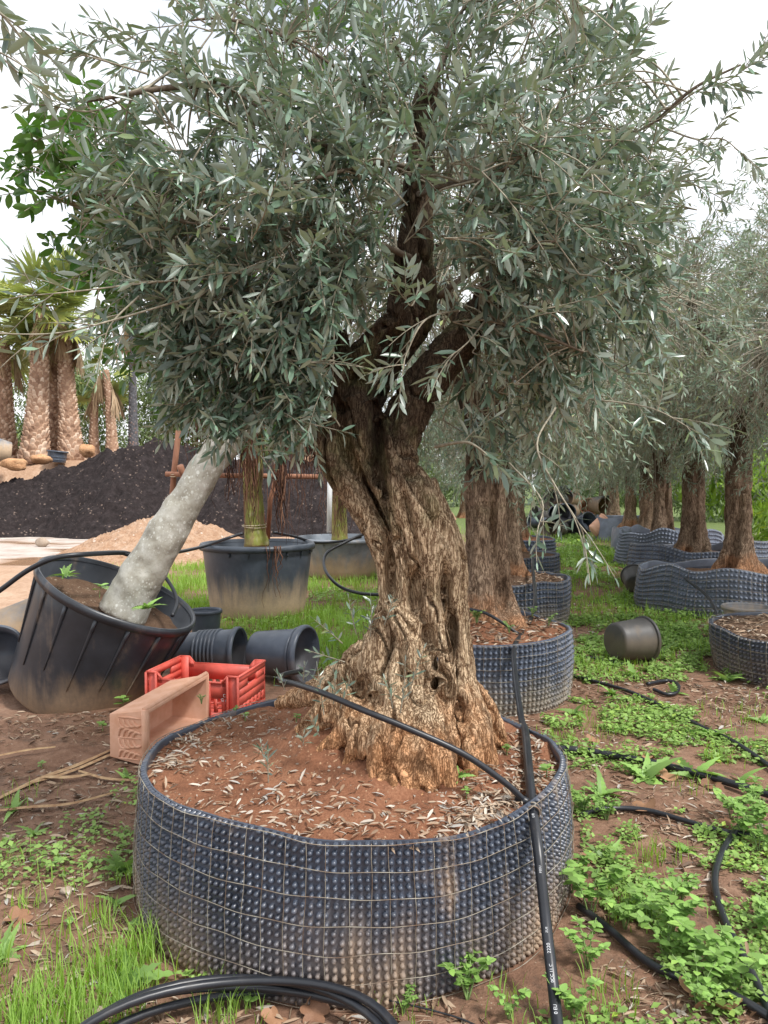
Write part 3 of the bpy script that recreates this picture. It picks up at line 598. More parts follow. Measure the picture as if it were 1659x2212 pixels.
    zf = soil_fn if soil_fn is not None else (lambda x_, y_: c[2] + H * sh + 0.08 * np.exp(-((x_ - c[0]) ** 2 + (y_ - c[1]) ** 2) / 0.16) + 0.02 * noise2(x_, y_, 7, 3, seed))
    z3 = zf(cx.ravel(), cyy.ravel()).reshape(cx.shape); mb = MB(); grid(mb, cx, cyy, z3); mb.build("soil", M[soil_mat], o, True)
    o['_soil'] = 1; del o['_soil']
    return o, P, zf

# the big container of the old olive
PC = np.array([-0.125, 3.125, 0.0]); TC = np.array([0.13, 3.02])
def soil_main(x, y):
    dx, dy = x - TC[0], y - TC[1]
    h = 0.458 + 0.125 * np.exp(-((dx + 0.08) ** 2 / 0.17 + (dy + 0.06) ** 2 / 0.17)) + 0.13 * np.exp(-((dx + 0.36) ** 2 / 0.06 + (dy - 0.10) ** 2 / 0.05))
    return h + 0.018 * noise2(x, y, 6, 3, 70) + 0.015 * noise2(x, y, 20, 3, 71)
pot, PP, _ = container("mesh_container", "large round container of black dimpled sheet and wire mesh holding the twisted olive", PC, 0.838, 0.866, 0.495, 0.0252, 4, 'dimple_sheet', 'each', soil_fn=soil_main, nsoil=(200, 60), zw=0.030)

# ------------------------------------------------------------------ the old olive tree
TB = np.array([TC[0], TC[1], 0.50])
olive = thing("olive_tree", "old olive tree with thick twisted trunk in the nearest container", "tree", TB)
mb = MB()
def st(pts, rs, n=6, sides=12):
    P_ = spline([at(*p) for p in pts], n); tube(mb, P_, np.interp(np.linspace(0, 1, len(P_)), np.linspace(0, 1, len(rs)), rs), sides)
# core, thin in the middle so that the strands stand free of it
st([(900, 1640, 3.05), (895, 1520, 3.06), (900, 1420, 3.07), (918, 1320, 3.07), (908, 1200, 3.05), (865, 1060, 3.03), (805, 940, 3.02), (770, 840, 3.03), (748, 765, 3.04)], [0.20, 0.14, 0.075, 0.062, 0.072, 0.10, 0.112, 0.105, 0.09])
# strands that twist up the trunk
st([(790, 1470, 2.95), (815, 1400, 2.93), (842, 1310, 2.93), (838, 1210, 2.92), (804, 1100, 2.93), (762, 1000, 2.96), (735, 900, 2.99), (716, 810, 3.02)], [0.062, 0.052, 0.043, 0.044, 0.054, 0.062, 0.062, 0.055])
st([(860, 1480, 2.86), (885, 1400, 2.88), (878, 1310, 2.90), (884, 1210, 2.885), (876, 1090, 2.88), (838, 970, 2.90), (800, 860, 2.93)], [0.060, 0.050, 0.042, 0.046, 0.056, 0.058, 0.05])
st([(905, 1470, 2.85), (915, 1400, 2.86), (908, 1330, 2.89), (925, 1250, 2.88), (932, 1160, 2.88), (915, 1060, 2.88), (875, 960, 2.90), (835, 870, 2.92)], [0.056, 0.046, 0.036, 0.042, 0.050, 0.052, 0.05, 0.045])
st([(990, 1480, 2.93), (984, 1400, 2.94), (972, 1300, 2.93), (968, 1220, 2.92), (955, 1110, 2.91), (922, 1000, 2.92), (880, 905, 2.95)], [0.052, 0.044, 0.040, 0.046, 0.056, 0.054, 0.05])
st([(945, 1560, 2.80), (966, 1480, 2.82), (962, 1415, 2.83), (945, 1350, 2.86), (950, 1270, 2.89), (962, 1180, 2.90)], [0.050, 0.036, 0.030, 0.033, 0.036, 0.040])
st([(1000, 1540, 3.06), (995, 1400, 3.06), (986, 1290, 3.05), (972, 1160, 3.02), (945, 1040, 3.0)], [0.07, 0.05, 0.044, 0.055, 0.06])
st([(820, 1500, 3.08), (845, 1380, 3.10), (858, 1250, 3.10), (845, 1120, 3.08), (800, 1000, 3.08)], [0.08, 0.06, 0.05, 0.06, 0.07])
st([(845, 1300, 2.88), (868, 1360, 2.86), (905, 1420, 2.84), (935, 1470, 2.82)], [0.022, 0.028, 0.03, 0.03])
# root crown: cords that run out and dive into the soil
roots_ = [((800, 1440, 2.95), (700, 1490, 3.03), (600, 1520, 3.14), .058), ((800, 1460, 2.93), (715, 1535, 2.98), (645, 1580, 3.04), .062), ((815, 1460, 2.92), (755, 1570, 2.90), (690, 1630, 2.90), .060), ((830, 1470, 2.90), (790, 1590, 2.84), (745, 1680, 2.80), .060),
          ((855, 1470, 2.87), (835, 1610, 2.77), (805, 1765, 2.66), .066), ((875, 1470, 2.86), (872, 1620, 2.74), (862, 1780, 2.61), .074), ((905, 1480, 2.85), (910, 1620, 2.73), (925, 1785, 2.59), .072), ((935, 1500, 2.83), (950, 1610, 2.76), (975, 1730, 2.68), .058),
          ((980, 1470, 2.92), (1000, 1580, 2.86), (1035, 1715, 2.80), .062), ((992, 1450, 2.95), (1028, 1560, 2.92), (1068, 1680, 2.88), .056), ((995, 1460, 3.02), (1045, 1540, 3.04), (1085, 1620, 3.06), .056), ((860, 1500, 3.2), (800, 1500, 3.35), (760, 1500, 3.45), .07), ((950, 1490, 3.2), (1000, 1500, 3.3), (1050, 1510, 3.4), .07)]
for a_, m__, e_, r_ in roots_: st([a_, m__, e_], [r_ * 0.75, r_ * 1.05, r_ * 0.5], 8)
# burls
st([(735, 1470, 3.0), (760, 1430, 2.97), (795, 1400, 2.95), (835, 1375, 2.94)], [0.06, 0.058, 0.045, 0.03])
st([(700, 1480, 3.05), (716, 1450, 3.04), (730, 1425, 3.04)], [0.045, 0.036, 0.012])
st([(905, 1375, 2.85), (895, 1410, 2.845), (890, 1450, 2.84)], [0.03, 0.045, 0.035])
st([(820, 1500, 2.86), (815, 1540, 2.84)], [0.04, 0.045])
# right limb, middle limb, left stump
st([(885, 1020, 2.97), (908, 930, 2.97), (950, 835, 2.99), (1000, 755, 3.02), (1040, 690, 3.06), (1090, 600, 3.1), (1150, 500, 3.16)], [0.085, 0.088, 0.092, 0.09, 0.078, 0.06, 0.045], 8)
st([(805, 900, 3.05), (842, 800, 3.05), (880, 710, 3.05), (893, 630, 3.05), (900, 500, 3.05), (905, 400, 3.06), (908, 300, 3.08), (925, 170, 3.12)], [0.10, 0.10, 0.108, 0.095, 0.068, 0.066, 0.056, 0.038], 8)
st([(775, 830, 2.99), (742, 770, 2.98), (722, 722, 2.98)], [0.10, 0.088, 0.068])
st([(790, 800, 2.96), (820, 740, 2.96), (845, 690, 2.98)], [0.08, 0.065, 0.045])
dents = [(at(845, 1050, 2.82), (0.034, 0.3, 0.12), 0.17), (at(900, 1285, 2.80), (0.026, 0.3, 0.08), 0.17), (at(963, 1290, 2.82), (0.018, 0.3, 0.09), 0.13), (at(847, 1235, 2.84), (0.022, 0.3, 0.11), 0.12),
         (at(978, 1375, 2.84), (0.020, 0.3, 0.08), 0.13), (at(925, 1385, 2.80), (0.030, 0.3, 0.05), 0.10), (at(962, 1500, 2.75), (0.030, 0.3, 0.07), 0.12), (at(782, 1500, 2.85), (0.035, 0.3, 0.05), 0.08),
         (at(860, 930, 2.85), (0.024, 0.3, 0.22), 0.13), (at(870, 780, 2.85), (0.045, 0.3, 0.14), 0.16), (at(815, 1530, 2.75), (0.03, 0.3, 0.03), 0.06), (at(1000, 1560, 2.75), (0.035, 0.3, 0.05), 0.08), (at(870, 1460, 2.75), (0.012, 0.3, 0.09), 0.05),
         (at(905, 1120, 2.80), (0.010, 0.3, 0.12), 0.03), (at(880, 1180, 2.80), (0.010, 0.3, 0.10), 0.03)]
v, q = skin_trunk(mb, 0.0068, 0.009, 26, dents, 5, 0.25, 0.012, 1, 0.030)
v[:, 0] -= 0.075 * sstep(1.25, 1.72, v[:, 2]) * sstep(2.30, 1.95, v[:, 2])     # the lean to the left below the fork
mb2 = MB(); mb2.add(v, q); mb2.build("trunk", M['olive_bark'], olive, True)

# branches: from the limbs to the lobes of the crown
fo = Foliage(11); nodes = []
def branch(pts, r0, r1, n=7):
    P_ = spline(pts, n); m_ = MB(); tube(m_, P_, np.linspace(r0, r1, len(P_)), 8); m_.build("branch", M['branch_bark'], olive, True)
    nodes.extend([(p, r_) for p, r_ in zip(P_, np.linspace(r0, r1, len(P_)))][2:]); return P_
A = lambda x, y, Y: at(x, y, Y)
crook = [  # limb start, bends, end
 [(905, 330, 3.07), (860, 250, 3.0), (760, 170, 2.9), (640, 90, 2.85)], [(915, 240, 3.1), (960, 120, 3.2), (1000, 20, 3.25), (1040, -120, 3.3)], [(915, 200, 3.1), (820, 60, 3.2), (720, -60, 3.3)],
 [(905, 400, 3.05), (850, 360, 2.85), (740, 330, 2.7), (620, 270, 2.6), (480, 180, 2.6)], [(880, 430, 3.05), (900, 380, 2.95), (830, 350, 2.75), (700, 380, 2.6), (540, 420, 2.5)], [(895, 560, 3.0), (800, 520, 2.85), (690, 490, 2.7), (560, 500, 2.6), (400, 480, 2.55)],
 [(745, 730, 2.98), (765, 640, 2.9), (720, 560, 2.8), (640, 500, 2.7)], [(740, 740, 2.98), (660, 680, 2.85), (540, 640, 2.75), (400, 620, 2.75), (260, 590, 2.8)], [(730, 760, 2.98), (640, 760, 2.85), (540, 780, 2.75), (430, 760, 2.8)],
 [(1100, 580, 3.12), (1180, 460, 3.05), (1290, 340, 2.95), (1420, 260, 2.9)], [(1130, 530, 3.14), (1160, 380, 3.2), (1210, 220, 3.2), (1290, 80, 3.2)], [(1060, 650, 3.08), (1150, 620, 2.95), (1260, 600, 2.85), (1400, 570, 2.9)],
 [(1030, 700, 3.06), (1080, 700, 2.85), (1160, 720, 2.7), (1260, 760, 2.7)], [(950, 640, 3.0), (1000, 600, 2.8), (1080, 560, 2.65), (1200, 520, 2.55)], [(905, 420, 3.0), (960, 400, 2.8), (1060, 380, 2.6), (1180, 300, 2.5)],
 [(1150, 500, 3.16), (1260, 480, 3.3), (1380, 440, 3.4)], [(905, 300, 3.1), (780, 260, 3.4), (640, 240, 3.6)], [(1150, 500, 3.16), (1200, 560, 3.5), (1280, 640, 3.7)], [(740, 740, 3.0), (640, 640, 3.3), (520, 560, 3.5)],
 [(640, 90, 2.85), (560, 60, 2.8), (480, 40, 2.8), (400, 45, 2.8)], [(480, 180, 2.6), (360, 190, 2.55), (240, 210, 2.55), (150, 225, 2.55)], [(400, 480, 2.55), (280, 430, 2.6), (200, 420, 2.6)], [(1290, 80, 3.2), (1340, -20, 3.1), (1400, -80, 3.1)],
 [(1420, 260, 2.9), (1500, 190, 2.8), (1600, 140, 2.75)], [(1000, 20, 3.25), (1100, -20, 3.0), (1200, -10, 2.8)]]
for pts in crook:
    r0 = 0.013 if pts[0][1] > 150 and len(pts) > 3 else 0.008
    branch([A(*p) for p in pts], r0, 0.0035)
# lobes of the crown (where, how wide) and the shoots that fill them
lobes = [(640, 90, 2.9, .30, 9), (480, 160, 2.65, .25, 6), (330, 130, 2.75, .16, 1.2), (330, 330, 2.65, .24, 6), (460, 330, 2.65, .28, 8), (620, 260, 2.65, .28, 8), (780, 160, 2.9, .30, 9), (920, 60, 3.1, .32, 9), (1080, 40, 3.1, .32, 9), (1240, 60, 3.1, .26, 6),
         (1180, 220, 2.7, .30, 8), (1340, 200, 2.95, .24, 5), (1290, 350, 2.9, .27, 7), (1080, 330, 2.6, .28, 8), (760, 350, 2.65, .26, 8), (560, 470, 2.55, .28, 9), (400, 500, 2.6, .26, 7), (270, 470, 2.65, .20, 4), (700, 520, 2.7, .24, 7), (300, 600, 2.8, .22, 4),
         (440, 660, 2.75, .24, 7), (590, 640, 2.75, .24, 8), (470, 780, 2.8, .20, 6), (610, 780, 2.8, .18, 6), (640, 700, 2.75, .18, 5), (1060, 520, 2.65, .24, 7), (1200, 500, 2.6, .27, 8), (1330, 520, 2.9, .24, 6), (1180, 680, 2.75, .24, 7), (1320, 680, 2.9, .20, 5),
         (1080, 760, 2.95, .18, 5), (1220, 820, 2.85, .17, 4), (980, 480, 3.3, .30, 5), (780, 560, 3.35, .30, 5), (620, 420, 3.5, .35, 7), (1150, 400, 3.5, .35, 7), (860, 250, 3.5, .36, 7), (1280, 560, 3.6, .32, 6), (560, 220, 3.6, .3, 5), (1380, 420, 3.2, .22, 4), (1100, 900, 3.2, .2, 3),
         (830, -60, 3.2, .4, 6), (600, -40, 3.0, .3, 4), (1150, -80, 3.2, .35, 5), (1060, 960, 3.3, .16, 2.5), (870, 600, 3.5, .22, 4), (960, 290, 2.75, .22, 4), (880, 180, 2.8, .25, 5), (520, 850, 2.75, .15, 6), (640, 850, 2.72, .13, 6), (430, 720, 2.7, .16, 5), (580, 720, 2.65, .16, 6), (680, 640, 2.65, .15, 5), (400, 820, 2.8, .12, 4)]
NP = np.array([p for p, _ in nodes]); NR = np.array([r_ for _, r_ in nodes]); CC = at(850, 430, 3.05)
for (x_, y_, Y_, R_, w_) in lobes:
    c_ = at(x_, y_, Y_)
    for k in range(int(w_ * (2.7 if y_ < 340 else 4.3))):
        d = unit(fo.r.normal(size=3)); p = c_ + d * R_ * fo.r.random() ** 0.45
        i = np.argmin(((NP - p) ** 2).sum(1) + 0.02 * fo.r.random(len(NP))); b = NP[i]
        out = unit(p - CC); dd = unit(0.9 * out + 0.55 * fo.r.normal(size=3) + [0, -0.1, 0.28 if y_ < 600 else -0.15])
        ln = fo.r.uniform(0.16, 0.32); p0 = p - dd * ln * 0.5
        gap = np.linalg.norm(p0 - b); mid = (b + p0) / 2 + np.array([0, 0, 0.10 * gap]) + fo.r.normal(size=3) * 0.05 * gap
        tube(fo.tw, spline([b, mid, p0], 4), np.linspace(min(NR[i] * 0.7, 0.0055), 0.0026, 9), 4, 0.5, False)
        fo.shoot(p0, dd, ln, fo.r.integers(16, 26), fo.r.uniform(0.066, 0.094), fo.r.uniform(-0.05, 0.35))
# sprays that stand out against the sky, the trunk and the path
def spray(pts, n_side, leaf=0.062, r0=0.004, ln=(0.10, 0.2), dens=12):
    P_ = spline([at(*p) for p in pts], 6); tube(fo.tw, P_, np.linspace(r0, r0 * 0.4, len(P_)), 5, 0.5, False); T_ = unit(np.gradient(P_, axis=0))
    for k in range(n_side):
        i = int((0.25 + 0.75 * (k + 0.5) / n_side) * (len(P_) - 1)); d = unit(T_[i] * 0.9 + fo.r.normal(size=3) * 0.55)
        fo.shoot(P_[i], d, fo.r.uniform(*ln), dens, leaf, 0.15, 0.0022)
    fo.shoot(P_[-1] - T_[-1] * 0.03, T_[-1], 0.14, dens, leaf, 0.1, 0.0022)
spray([(1420, 260, 2.9), (1500, 200, 2.75), (1580, 170, 2.7), (1650, 110, 2.65)], 9); spray([(1420, 270, 2.85), (1500, 300, 2.75), (1560, 300, 2.72), (1600, 330, 2.7)], 4); spray([(1380, 330, 2.9), (1440, 385, 2.8), (1500, 390, 2.75)], 3)
spray([(300, 200, 2.6), (200, 240, 2.55), (120, 230, 2.55)], 6); spray([(400, 120, 2.7), (320, 100, 2.7), (250, 60, 2.7)], 4); spray([(460, 60, 2.8), (400, 20, 2.8), (360, -20, 2.8)], 4); spray([(320, 160, 2.6), (220, 130, 2.55), (140, 110, 2.55)], 6)
spray([(480, 600, 2.6), (330, 610, 2.45), (160, 630, 2.35), (40, 640, 2.3)], 6, dens=8); spray([(420, 640, 2.55), (250, 690, 2.4), (120, 720, 2.3), (-30, 720, 2.25)], 5, dens=7); spray([(300, 640, 2.55), (240, 700, 2.45), (220, 760, 2.4)], 4, dens=6)
spray([(1200, 880, 2.7), (1160, 960, 2.55), (1200, 1050, 2.45), (1250, 1130, 2.4), (1262, 1160, 2.4)], 5, 0.062, dens=6); spray([(1100, 1000, 2.75), (1170, 1080, 2.6), (1160, 1150, 2.5)], 4, 0.065, dens=7); spray([(1250, 860, 2.8), (1400, 880, 2.6), (1500, 930, 2.5)], 5, 0.075)
spray([(990, 670, 2.8), (920, 690, 2.55), (880, 760, 2.5), (870, 800, 2.48)], 4, 0.07, dens=10); spray([(1050, 690, 2.8), (1010, 740, 2.6), (965, 775, 2.55)], 3, 0.075, dens=10); spray([(905, 620, 2.7), (890, 660, 2.55), (870, 640, 2.5)], 3, 0.07)
spray([(940, 965, 2.88), (1000, 955, 2.75), (1030, 965, 2.7), (1060, 990, 2.7)], 3, 0.08, 0.007); spray([(560, 760, 2.7), (640, 780, 2.55), (715, 785, 2.5)], 4, 0.075); spray([(560, 860, 2.7), (620, 900, 2.6), (690, 920, 2.6)], 3, 0.06); spray([(490, 900, 2.75), (540, 960, 2.65), (560, 980, 2.6)], 3, 0.07, dens=9)
# suckers about the foot of the trunk
for (x_, y_, Y_, dx, dz, ln) in [(800, 1375, 2.88, 0.1, 1, .16), (770, 1370, 2.9, -0.25, 1, .15), (740, 1390, 2.9, -0.7, .7, .15), (745, 1430, 2.88, -0.9, .35, .14), (830, 1350, 2.86, 0.35, .9, .12), (865, 1540, 2.66, .15, 1, .20), (880, 1510, 2.66, .25, 1, .20), (848, 1530, 2.66, -.1, 1, .12),
                                 (700, 1545, 2.82, -.1, 1, .20), (720, 1520, 2.84, .25, 1, .12), (735, 1530, 2.84, .4, 1, .12), (690, 1590, 2.78, -.3, .8, .08), (615, 1490, 3.0, -.2, 1, .08), (655, 1470, 3.0, .1, 1, .07), (580, 1690, 2.75, 0, 1, .12), (570, 1640, 2.8, -.1, 1, .07), (655, 1610, 2.8, .1, 1, .05)]:
    fo.shoot(at(x_, y_, Y_), (dx, -0.25, dz), ln, int(60 * ln) + 5, 0.046, 0.0, 0.0024)
def finish_foliage(fo, tree, tpl, mat, mat1, single, twig=True, cam_pick=True, nm="leaf", wj=0.25):
    P_, D_, S_, rl = fo.arrays(); R_ = frames(D_, rl); n = len(P_); r = fo.r
    sc = np.stack([S_, S_ * r.uniform(1 - wj, 1 + wj, n), S_ * r.uniform(-0.5, 2.0, n)], 1); a = np.clip(0.42 + 0.25 * r.normal(size=n), 0, 0.96); a[r.random(n) < 0.012] = 1.0
    near = np.argsort(np.linalg.norm(P_ - [0, 0, CAM_H], axis=1) / S_)
    v2 = P_ - [0, 0, CAM_H]; px = np.abs(v2[:, 0] / v2[:, 1]) < 0.5; near = near[px[near]][:single]
    keep = np.ones(n, bool); keep[near] = False
    mb = MB(); instances(mb, *tpl, P_[keep], R_[keep], sc[keep], a[keep]); tag(mb.build("crown_foliage", M[mat], tree), kind='stuff')
    if single:
        m_ = MB(); m_.add(tpl[0], list(tpl[1])); me = m_.mesh(nm); me.materials.append(M[mat1])
        for i in near: link(nm, me, tree, P_[i] - WO[tree.name], R_[i], float(S_[i]))
    if twig: tag(fo.tw.build("twig_network", M['twig'], tree, True), kind='stuff')
    return n
finish_foliage(fo, olive, T_OLIVE, 'olive_leaf', 'olive_leaf_single', 300)

# twigs of a tree behind the viewer that hang into the top of the picture
def hanging(label, sprs, seed, leaf=0.06):
    global fo
    f0 = fo; fo = Foliage(seed); root = at(*sprs[0][0]); o = thing("hanging_olive_branch", label, "branch", root)
    for pts in sprs:
        P_ = spline([at(*p) for p in pts], 6); m_ = MB(); tube(m_, P_, np.linspace(0.004, 0.0014, len(P_)), 5); m_.build("twig", M['twig'], o, True); T_ = unit(np.gradient(P_, axis=0))
        for i in range(3, len(P_), 4): fo.shoot(P_[i], unit(T_[i] + fo.r.normal(size=3) * 0.4), 0.08, 6, leaf, 0.2, 0.0015)
        fo.shoot(P_[-1], T_[-1], 0.08, 8, leaf, 0.2, 0.0015)
    tw = fo.tw.build("side_twig", M['twig'], o, True)
    Pp, Dd, Ss, rl = fo.arrays(); m_ = MB(); m_.add(T_OLIVE[0], list(T_OLIVE[1])); me = m_.mesh("leaf"); me.materials.append(M['olive_leaf_single']); RR = frames(Dd, rl)
    for i in range(len(Pp)): link("leaf", me, o, Pp[i] - root, RR[i], float(Ss[i]))
    fo = f0
hanging("dark olive twig hanging into the upper left corner", [[(-150, -120, 1.25), (-70, -40, 1.2), (-10, 20, 1.2), (30, 50, 1.2)], [(-150, -60, 1.25), (-80, 40, 1.2), (-30, 90, 1.15), (0, 120, 1.15)]], 31, 0.055)
hanging("dark olive twig hanging from the top frame edge right of centre", [[(1180, -200, 1.5), (1200, -120, 1.45), (1225, -50, 1.4), (1240, -10, 1.4)]], 32)
hanging("dark olive twig dipping in at the top between corner and crown", [[(350, -200, 1.6), (380, -120, 1.6), (410, -60, 1.6), (430, -30, 1.6)]], 33, 0.045)
# ------------------------------------------------------------------ the olives behind, in two rows
def olive_proto(seed, nshoot=1150, leaf=0.078):
    global mb
    r = np.random.default_rng(seed); o = thing("olive_tree", "x", "tree", (0, 0, 0)); mbt = MB()
    for k in range(7):
        a = k * 0.9 + r.normal() * 0.2; tw = r.uniform(0.4, 1.0); z = np.array([-0.08, 0.12, 0.4, 0.8, 1.2, 1.6]); R_ = np.array([0.26, 0.16, 0.098, 0.085, 0.09, 0.11]) * r.uniform(0.85, 1.15)
        pts = np.stack([R_ * np.cos(a + tw * z), R_ * np.sin(a + tw * z) * 0.9, z], 1); P_ = spline(pts, 5)
        tube(mbt, P_, np.interp(np.linspace(0, 1, len(P_)), [0, .2, .5, 1], [0.085, 0.066, 0.055, 0.055]), 10)
    tube(mbt, [[0, 0, -0.05], [0, 0, 0.8], [0, 0, 1.65]], [0.15, 0.075, 0.10], 12)
    ends = []
    for k in range(4):
        a = k * 1.6 + r.uniform(0, 0.6); e = np.array([cos(a) * 0.55, sin(a) * 0.55, 2.5 + 0.4 * r.random()]); P_ = spline([[0.1 * cos(a), 0.1 * sin(a), 1.35], [0.24 * cos(a), 0.24 * sin(a), 1.8], e], 6)
        tube(mbt, P_, np.linspace(0.075, 0.035, len(P_)), 9); ends.append(e)
    dents = [((0.02, -0.2, 0.65), (0.035, 0.4, 0.35), 0.12), ((-0.09, -0.2, 1.1), (0.03, 0.4, 0.25), 0.08), ((0.08, -0.25, 0.2), (0.05, 0.4, 0.12), 0.10)]
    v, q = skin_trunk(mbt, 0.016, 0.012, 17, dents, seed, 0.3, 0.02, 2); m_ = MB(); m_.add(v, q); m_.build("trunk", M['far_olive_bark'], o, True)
    f = Foliage(seed); lob = []
    for k in range(16):
        a = k * 2.4; zz = 1.42 + 2.0 * (k / 15.0); rr = 1.05 * sin(pi * (0.18 + 0.72 * k / 15.0)) * r.uniform(0.8, 1.15); lob.append((np.array([rr * cos(a), rr * sin(a), zz]), r.uniform(0.42, 0.62)))
    for c_, R_ in lob:
        e = ends[int(np.argmin([np.linalg.norm(c_ - e_) for e_ in ends]))]; P_ = spline([e - [0, 0, 0.3], (e + c_) / 2 + [0, 0, 0.12], c_], 4); tube(f.tw, P_, np.linspace(0.022, 0.007, len(P_)), 5, 0.5, False)
        for k in range(nshoot // 16):
            d = unit(r.normal(size=3)); p = c_ + d * R_ * r.random() ** 0.4; dd = unit(d + 0.6 * r.normal(size=3) + [0, 0, 0.15 if c_[2] > 2.4 else -0.5])
            i = int(r.integers(2, len(P_))); tube(f.tw, np.array([P_[i], (P_[i] + p) / 2 + [0, 0, .04], p]), [0.005, 0.004, 0.003], 3, 0.5, False)
            f.shoot(p, dd, r.uniform(0.2, 0.36), 16, leaf * r.uniform(0.85, 1.1), 0.25, 0.003, sides=3)
    finish_foliage(f, o, T_OLIVE_FAR, 'far_olive_leaf', None, 0); return o
protos = [olive_proto(61), olive_proto(62)]
rows = [  # x, y, height of the soil, turn, size, label, container radius
 (0.80, 5.95, 0.50, 0.3, 1.12, "olive tree directly behind the nearest twisted olive", 0),
 (1.48, 8.95, 0.48, 2.0, 1.0, "third olive of the row beside the path, orange trunk foot", 1), (1.98, 11.9, 0.48, 4.0, 1.0, "fourth olive of the row left of the path, mostly hidden", 0), (2.7, 15.4, 0.45, 5.2, 1.05, "fifth olive of the row left of the path, far back", 1),
 (4.55, 9.7, 0.45, 1.1, 1.26, "olive in the bubbled sheet ring nearest the right frame edge", 0), (4.76, 11.7, 0.42, 3.6, 1.22, "second olive of the far row, pale grooved trunk", 1), (5.43, 14.8, 0.42, 0.2, 1.2, "third olive of the far row, straight brown trunk", 0),
 (5.95, 17.2, 0.40, 2.6, 1.1, "fourth olive of the far row, slim dark trunk", 1), (6.6, 20.4, 0.40, 4.4, 1.15, "fifth olive of the far row, near the heap of pots", 0), (7.1, 23.4, 0.30, 1.7, 1.2, "sixth olive of the far row, beside the far pots", 1), (7.8, 27.0, 0.2, 3.1, 1.2, "last olive seen at the end of the path", 0),
 (4.25, 6.9, 0.5, 5.6, 0.95, "near olive whose branches enter at the right frame edge", 1), (3.6, 34.0, 0.0, 0.9, 1.3, "far olive crown closing the path's end", 0), (9.2, 36.0, 0.0, 2.9, 1.5, "far tall olive behind the right row's end", 1)]
for k, (x_, y_, z_, rz_, s_, lab, pi_) in enumerate(rows):
    first = k < 2; o = protos[pi_] if first and pi_ == k else copy_tree(protos[pi_])
    o.location = (x_, y_, z_); o.rotation_euler = (0, 0, rz_); o.scale = (s_, s_, s_); tag(o, lab, "tree", "potted olive trees in rows")

# their containers
GR = "containers of the olive rows"
container("mesh_container", "dimpled mesh container right behind the nearest one, hose over its rim", (0.66, 5.85, 0), 0.755, 0.745, 0.50, 0.036, 8, 'dimple_sheet_old', 'each', group=GR, mesh=(0.115, 0.083))
container("mesh_container", "blue ridged container third along the path's left side", (1.39, 8.95, 0), 0.76, 0.75, 0.49, 0.045, 9, 'dimple_sheet_old', 'net', group=GR, mesh=(0.13, 0.08), soil_mat='ring_soil')
container("mesh_container", "blue ridged container fourth along the path's left side", (1.94, 11.85, 0), 0.76, 0.75, 0.49, 0.05, 10, 'dimple_sheet_old', 'net', group=GR, mesh=(0.13, 0.08), soil_mat='ring_soil')
container("mesh_container", "far container fifth along the path's left side", (2.62, 15.4, 0), 0.8, 0.8, 0.47, 0.06, 11, 'dimple_sheet_old', None, group=GR)
container("mesh_container", "dark mesh container cut by the right frame edge", (3.60, 6.35, 0), 0.78, 0.74, 0.37, 0.036, 12, 'dimple_sheet', 'net', group=GR, mesh=(0.11, 0.08), soil_mat='ring_soil')
container("bubbled_ring", "wide sagging bubbled sheet ring in front of the right row", (4.55, 9.65, 0), 1.22, 1.28, 0.54, 0.05, 13, 'bubble_wrap_sheet', 'net', 0.78, 0.0, 0.03, 0.07, GR, (0.12, 0.1), sh=0.72, soil_mat='ring_soil')
container("bubbled_ring", "second bubbled sheet ring of the right row, folded rim", (4.88, 11.7, 0), 1.0, 1.06, 0.64, 0.055, 14, 'bubble_wrap_sheet', 'net', 0.85, 0.0, 0.03, 0.12, GR, (0.12, 0.1), sh=0.72, soil_mat='ring_soil')
container("bubbled_ring", "third bubbled sheet ring of the right row, pale and crumpled", (5.55, 14.7, 0), 0.95, 1.0, 0.62, 0.06, 15, 'bubble_wrap_sheet', None, 0.9, 0.0, 0.04, 0.14, GR, sh=0.72, soil_mat='ring_soil')
container("sheet_ring", "fourth ring of the right row, dark smooth sheet", (6.3, 17.8, 0), 0.9, 0.92, 0.46, None, 16, 'bubble_wrap_sheet', None, 0.9, 0.0, 0.03, 0.10, GR, sh=0.7, soil_mat='ring_soil')
container("sheet_ring", "tall grey sheet ring next to the heap of pots", (6.8, 21.2, 0), 0.85, 0.87, 0.62, None, 17, 'bubble_wrap_sheet', None, 0.9, 0.0, 0.02, 0.06, GR, sh=0.7, soil_mat='ring_soil')

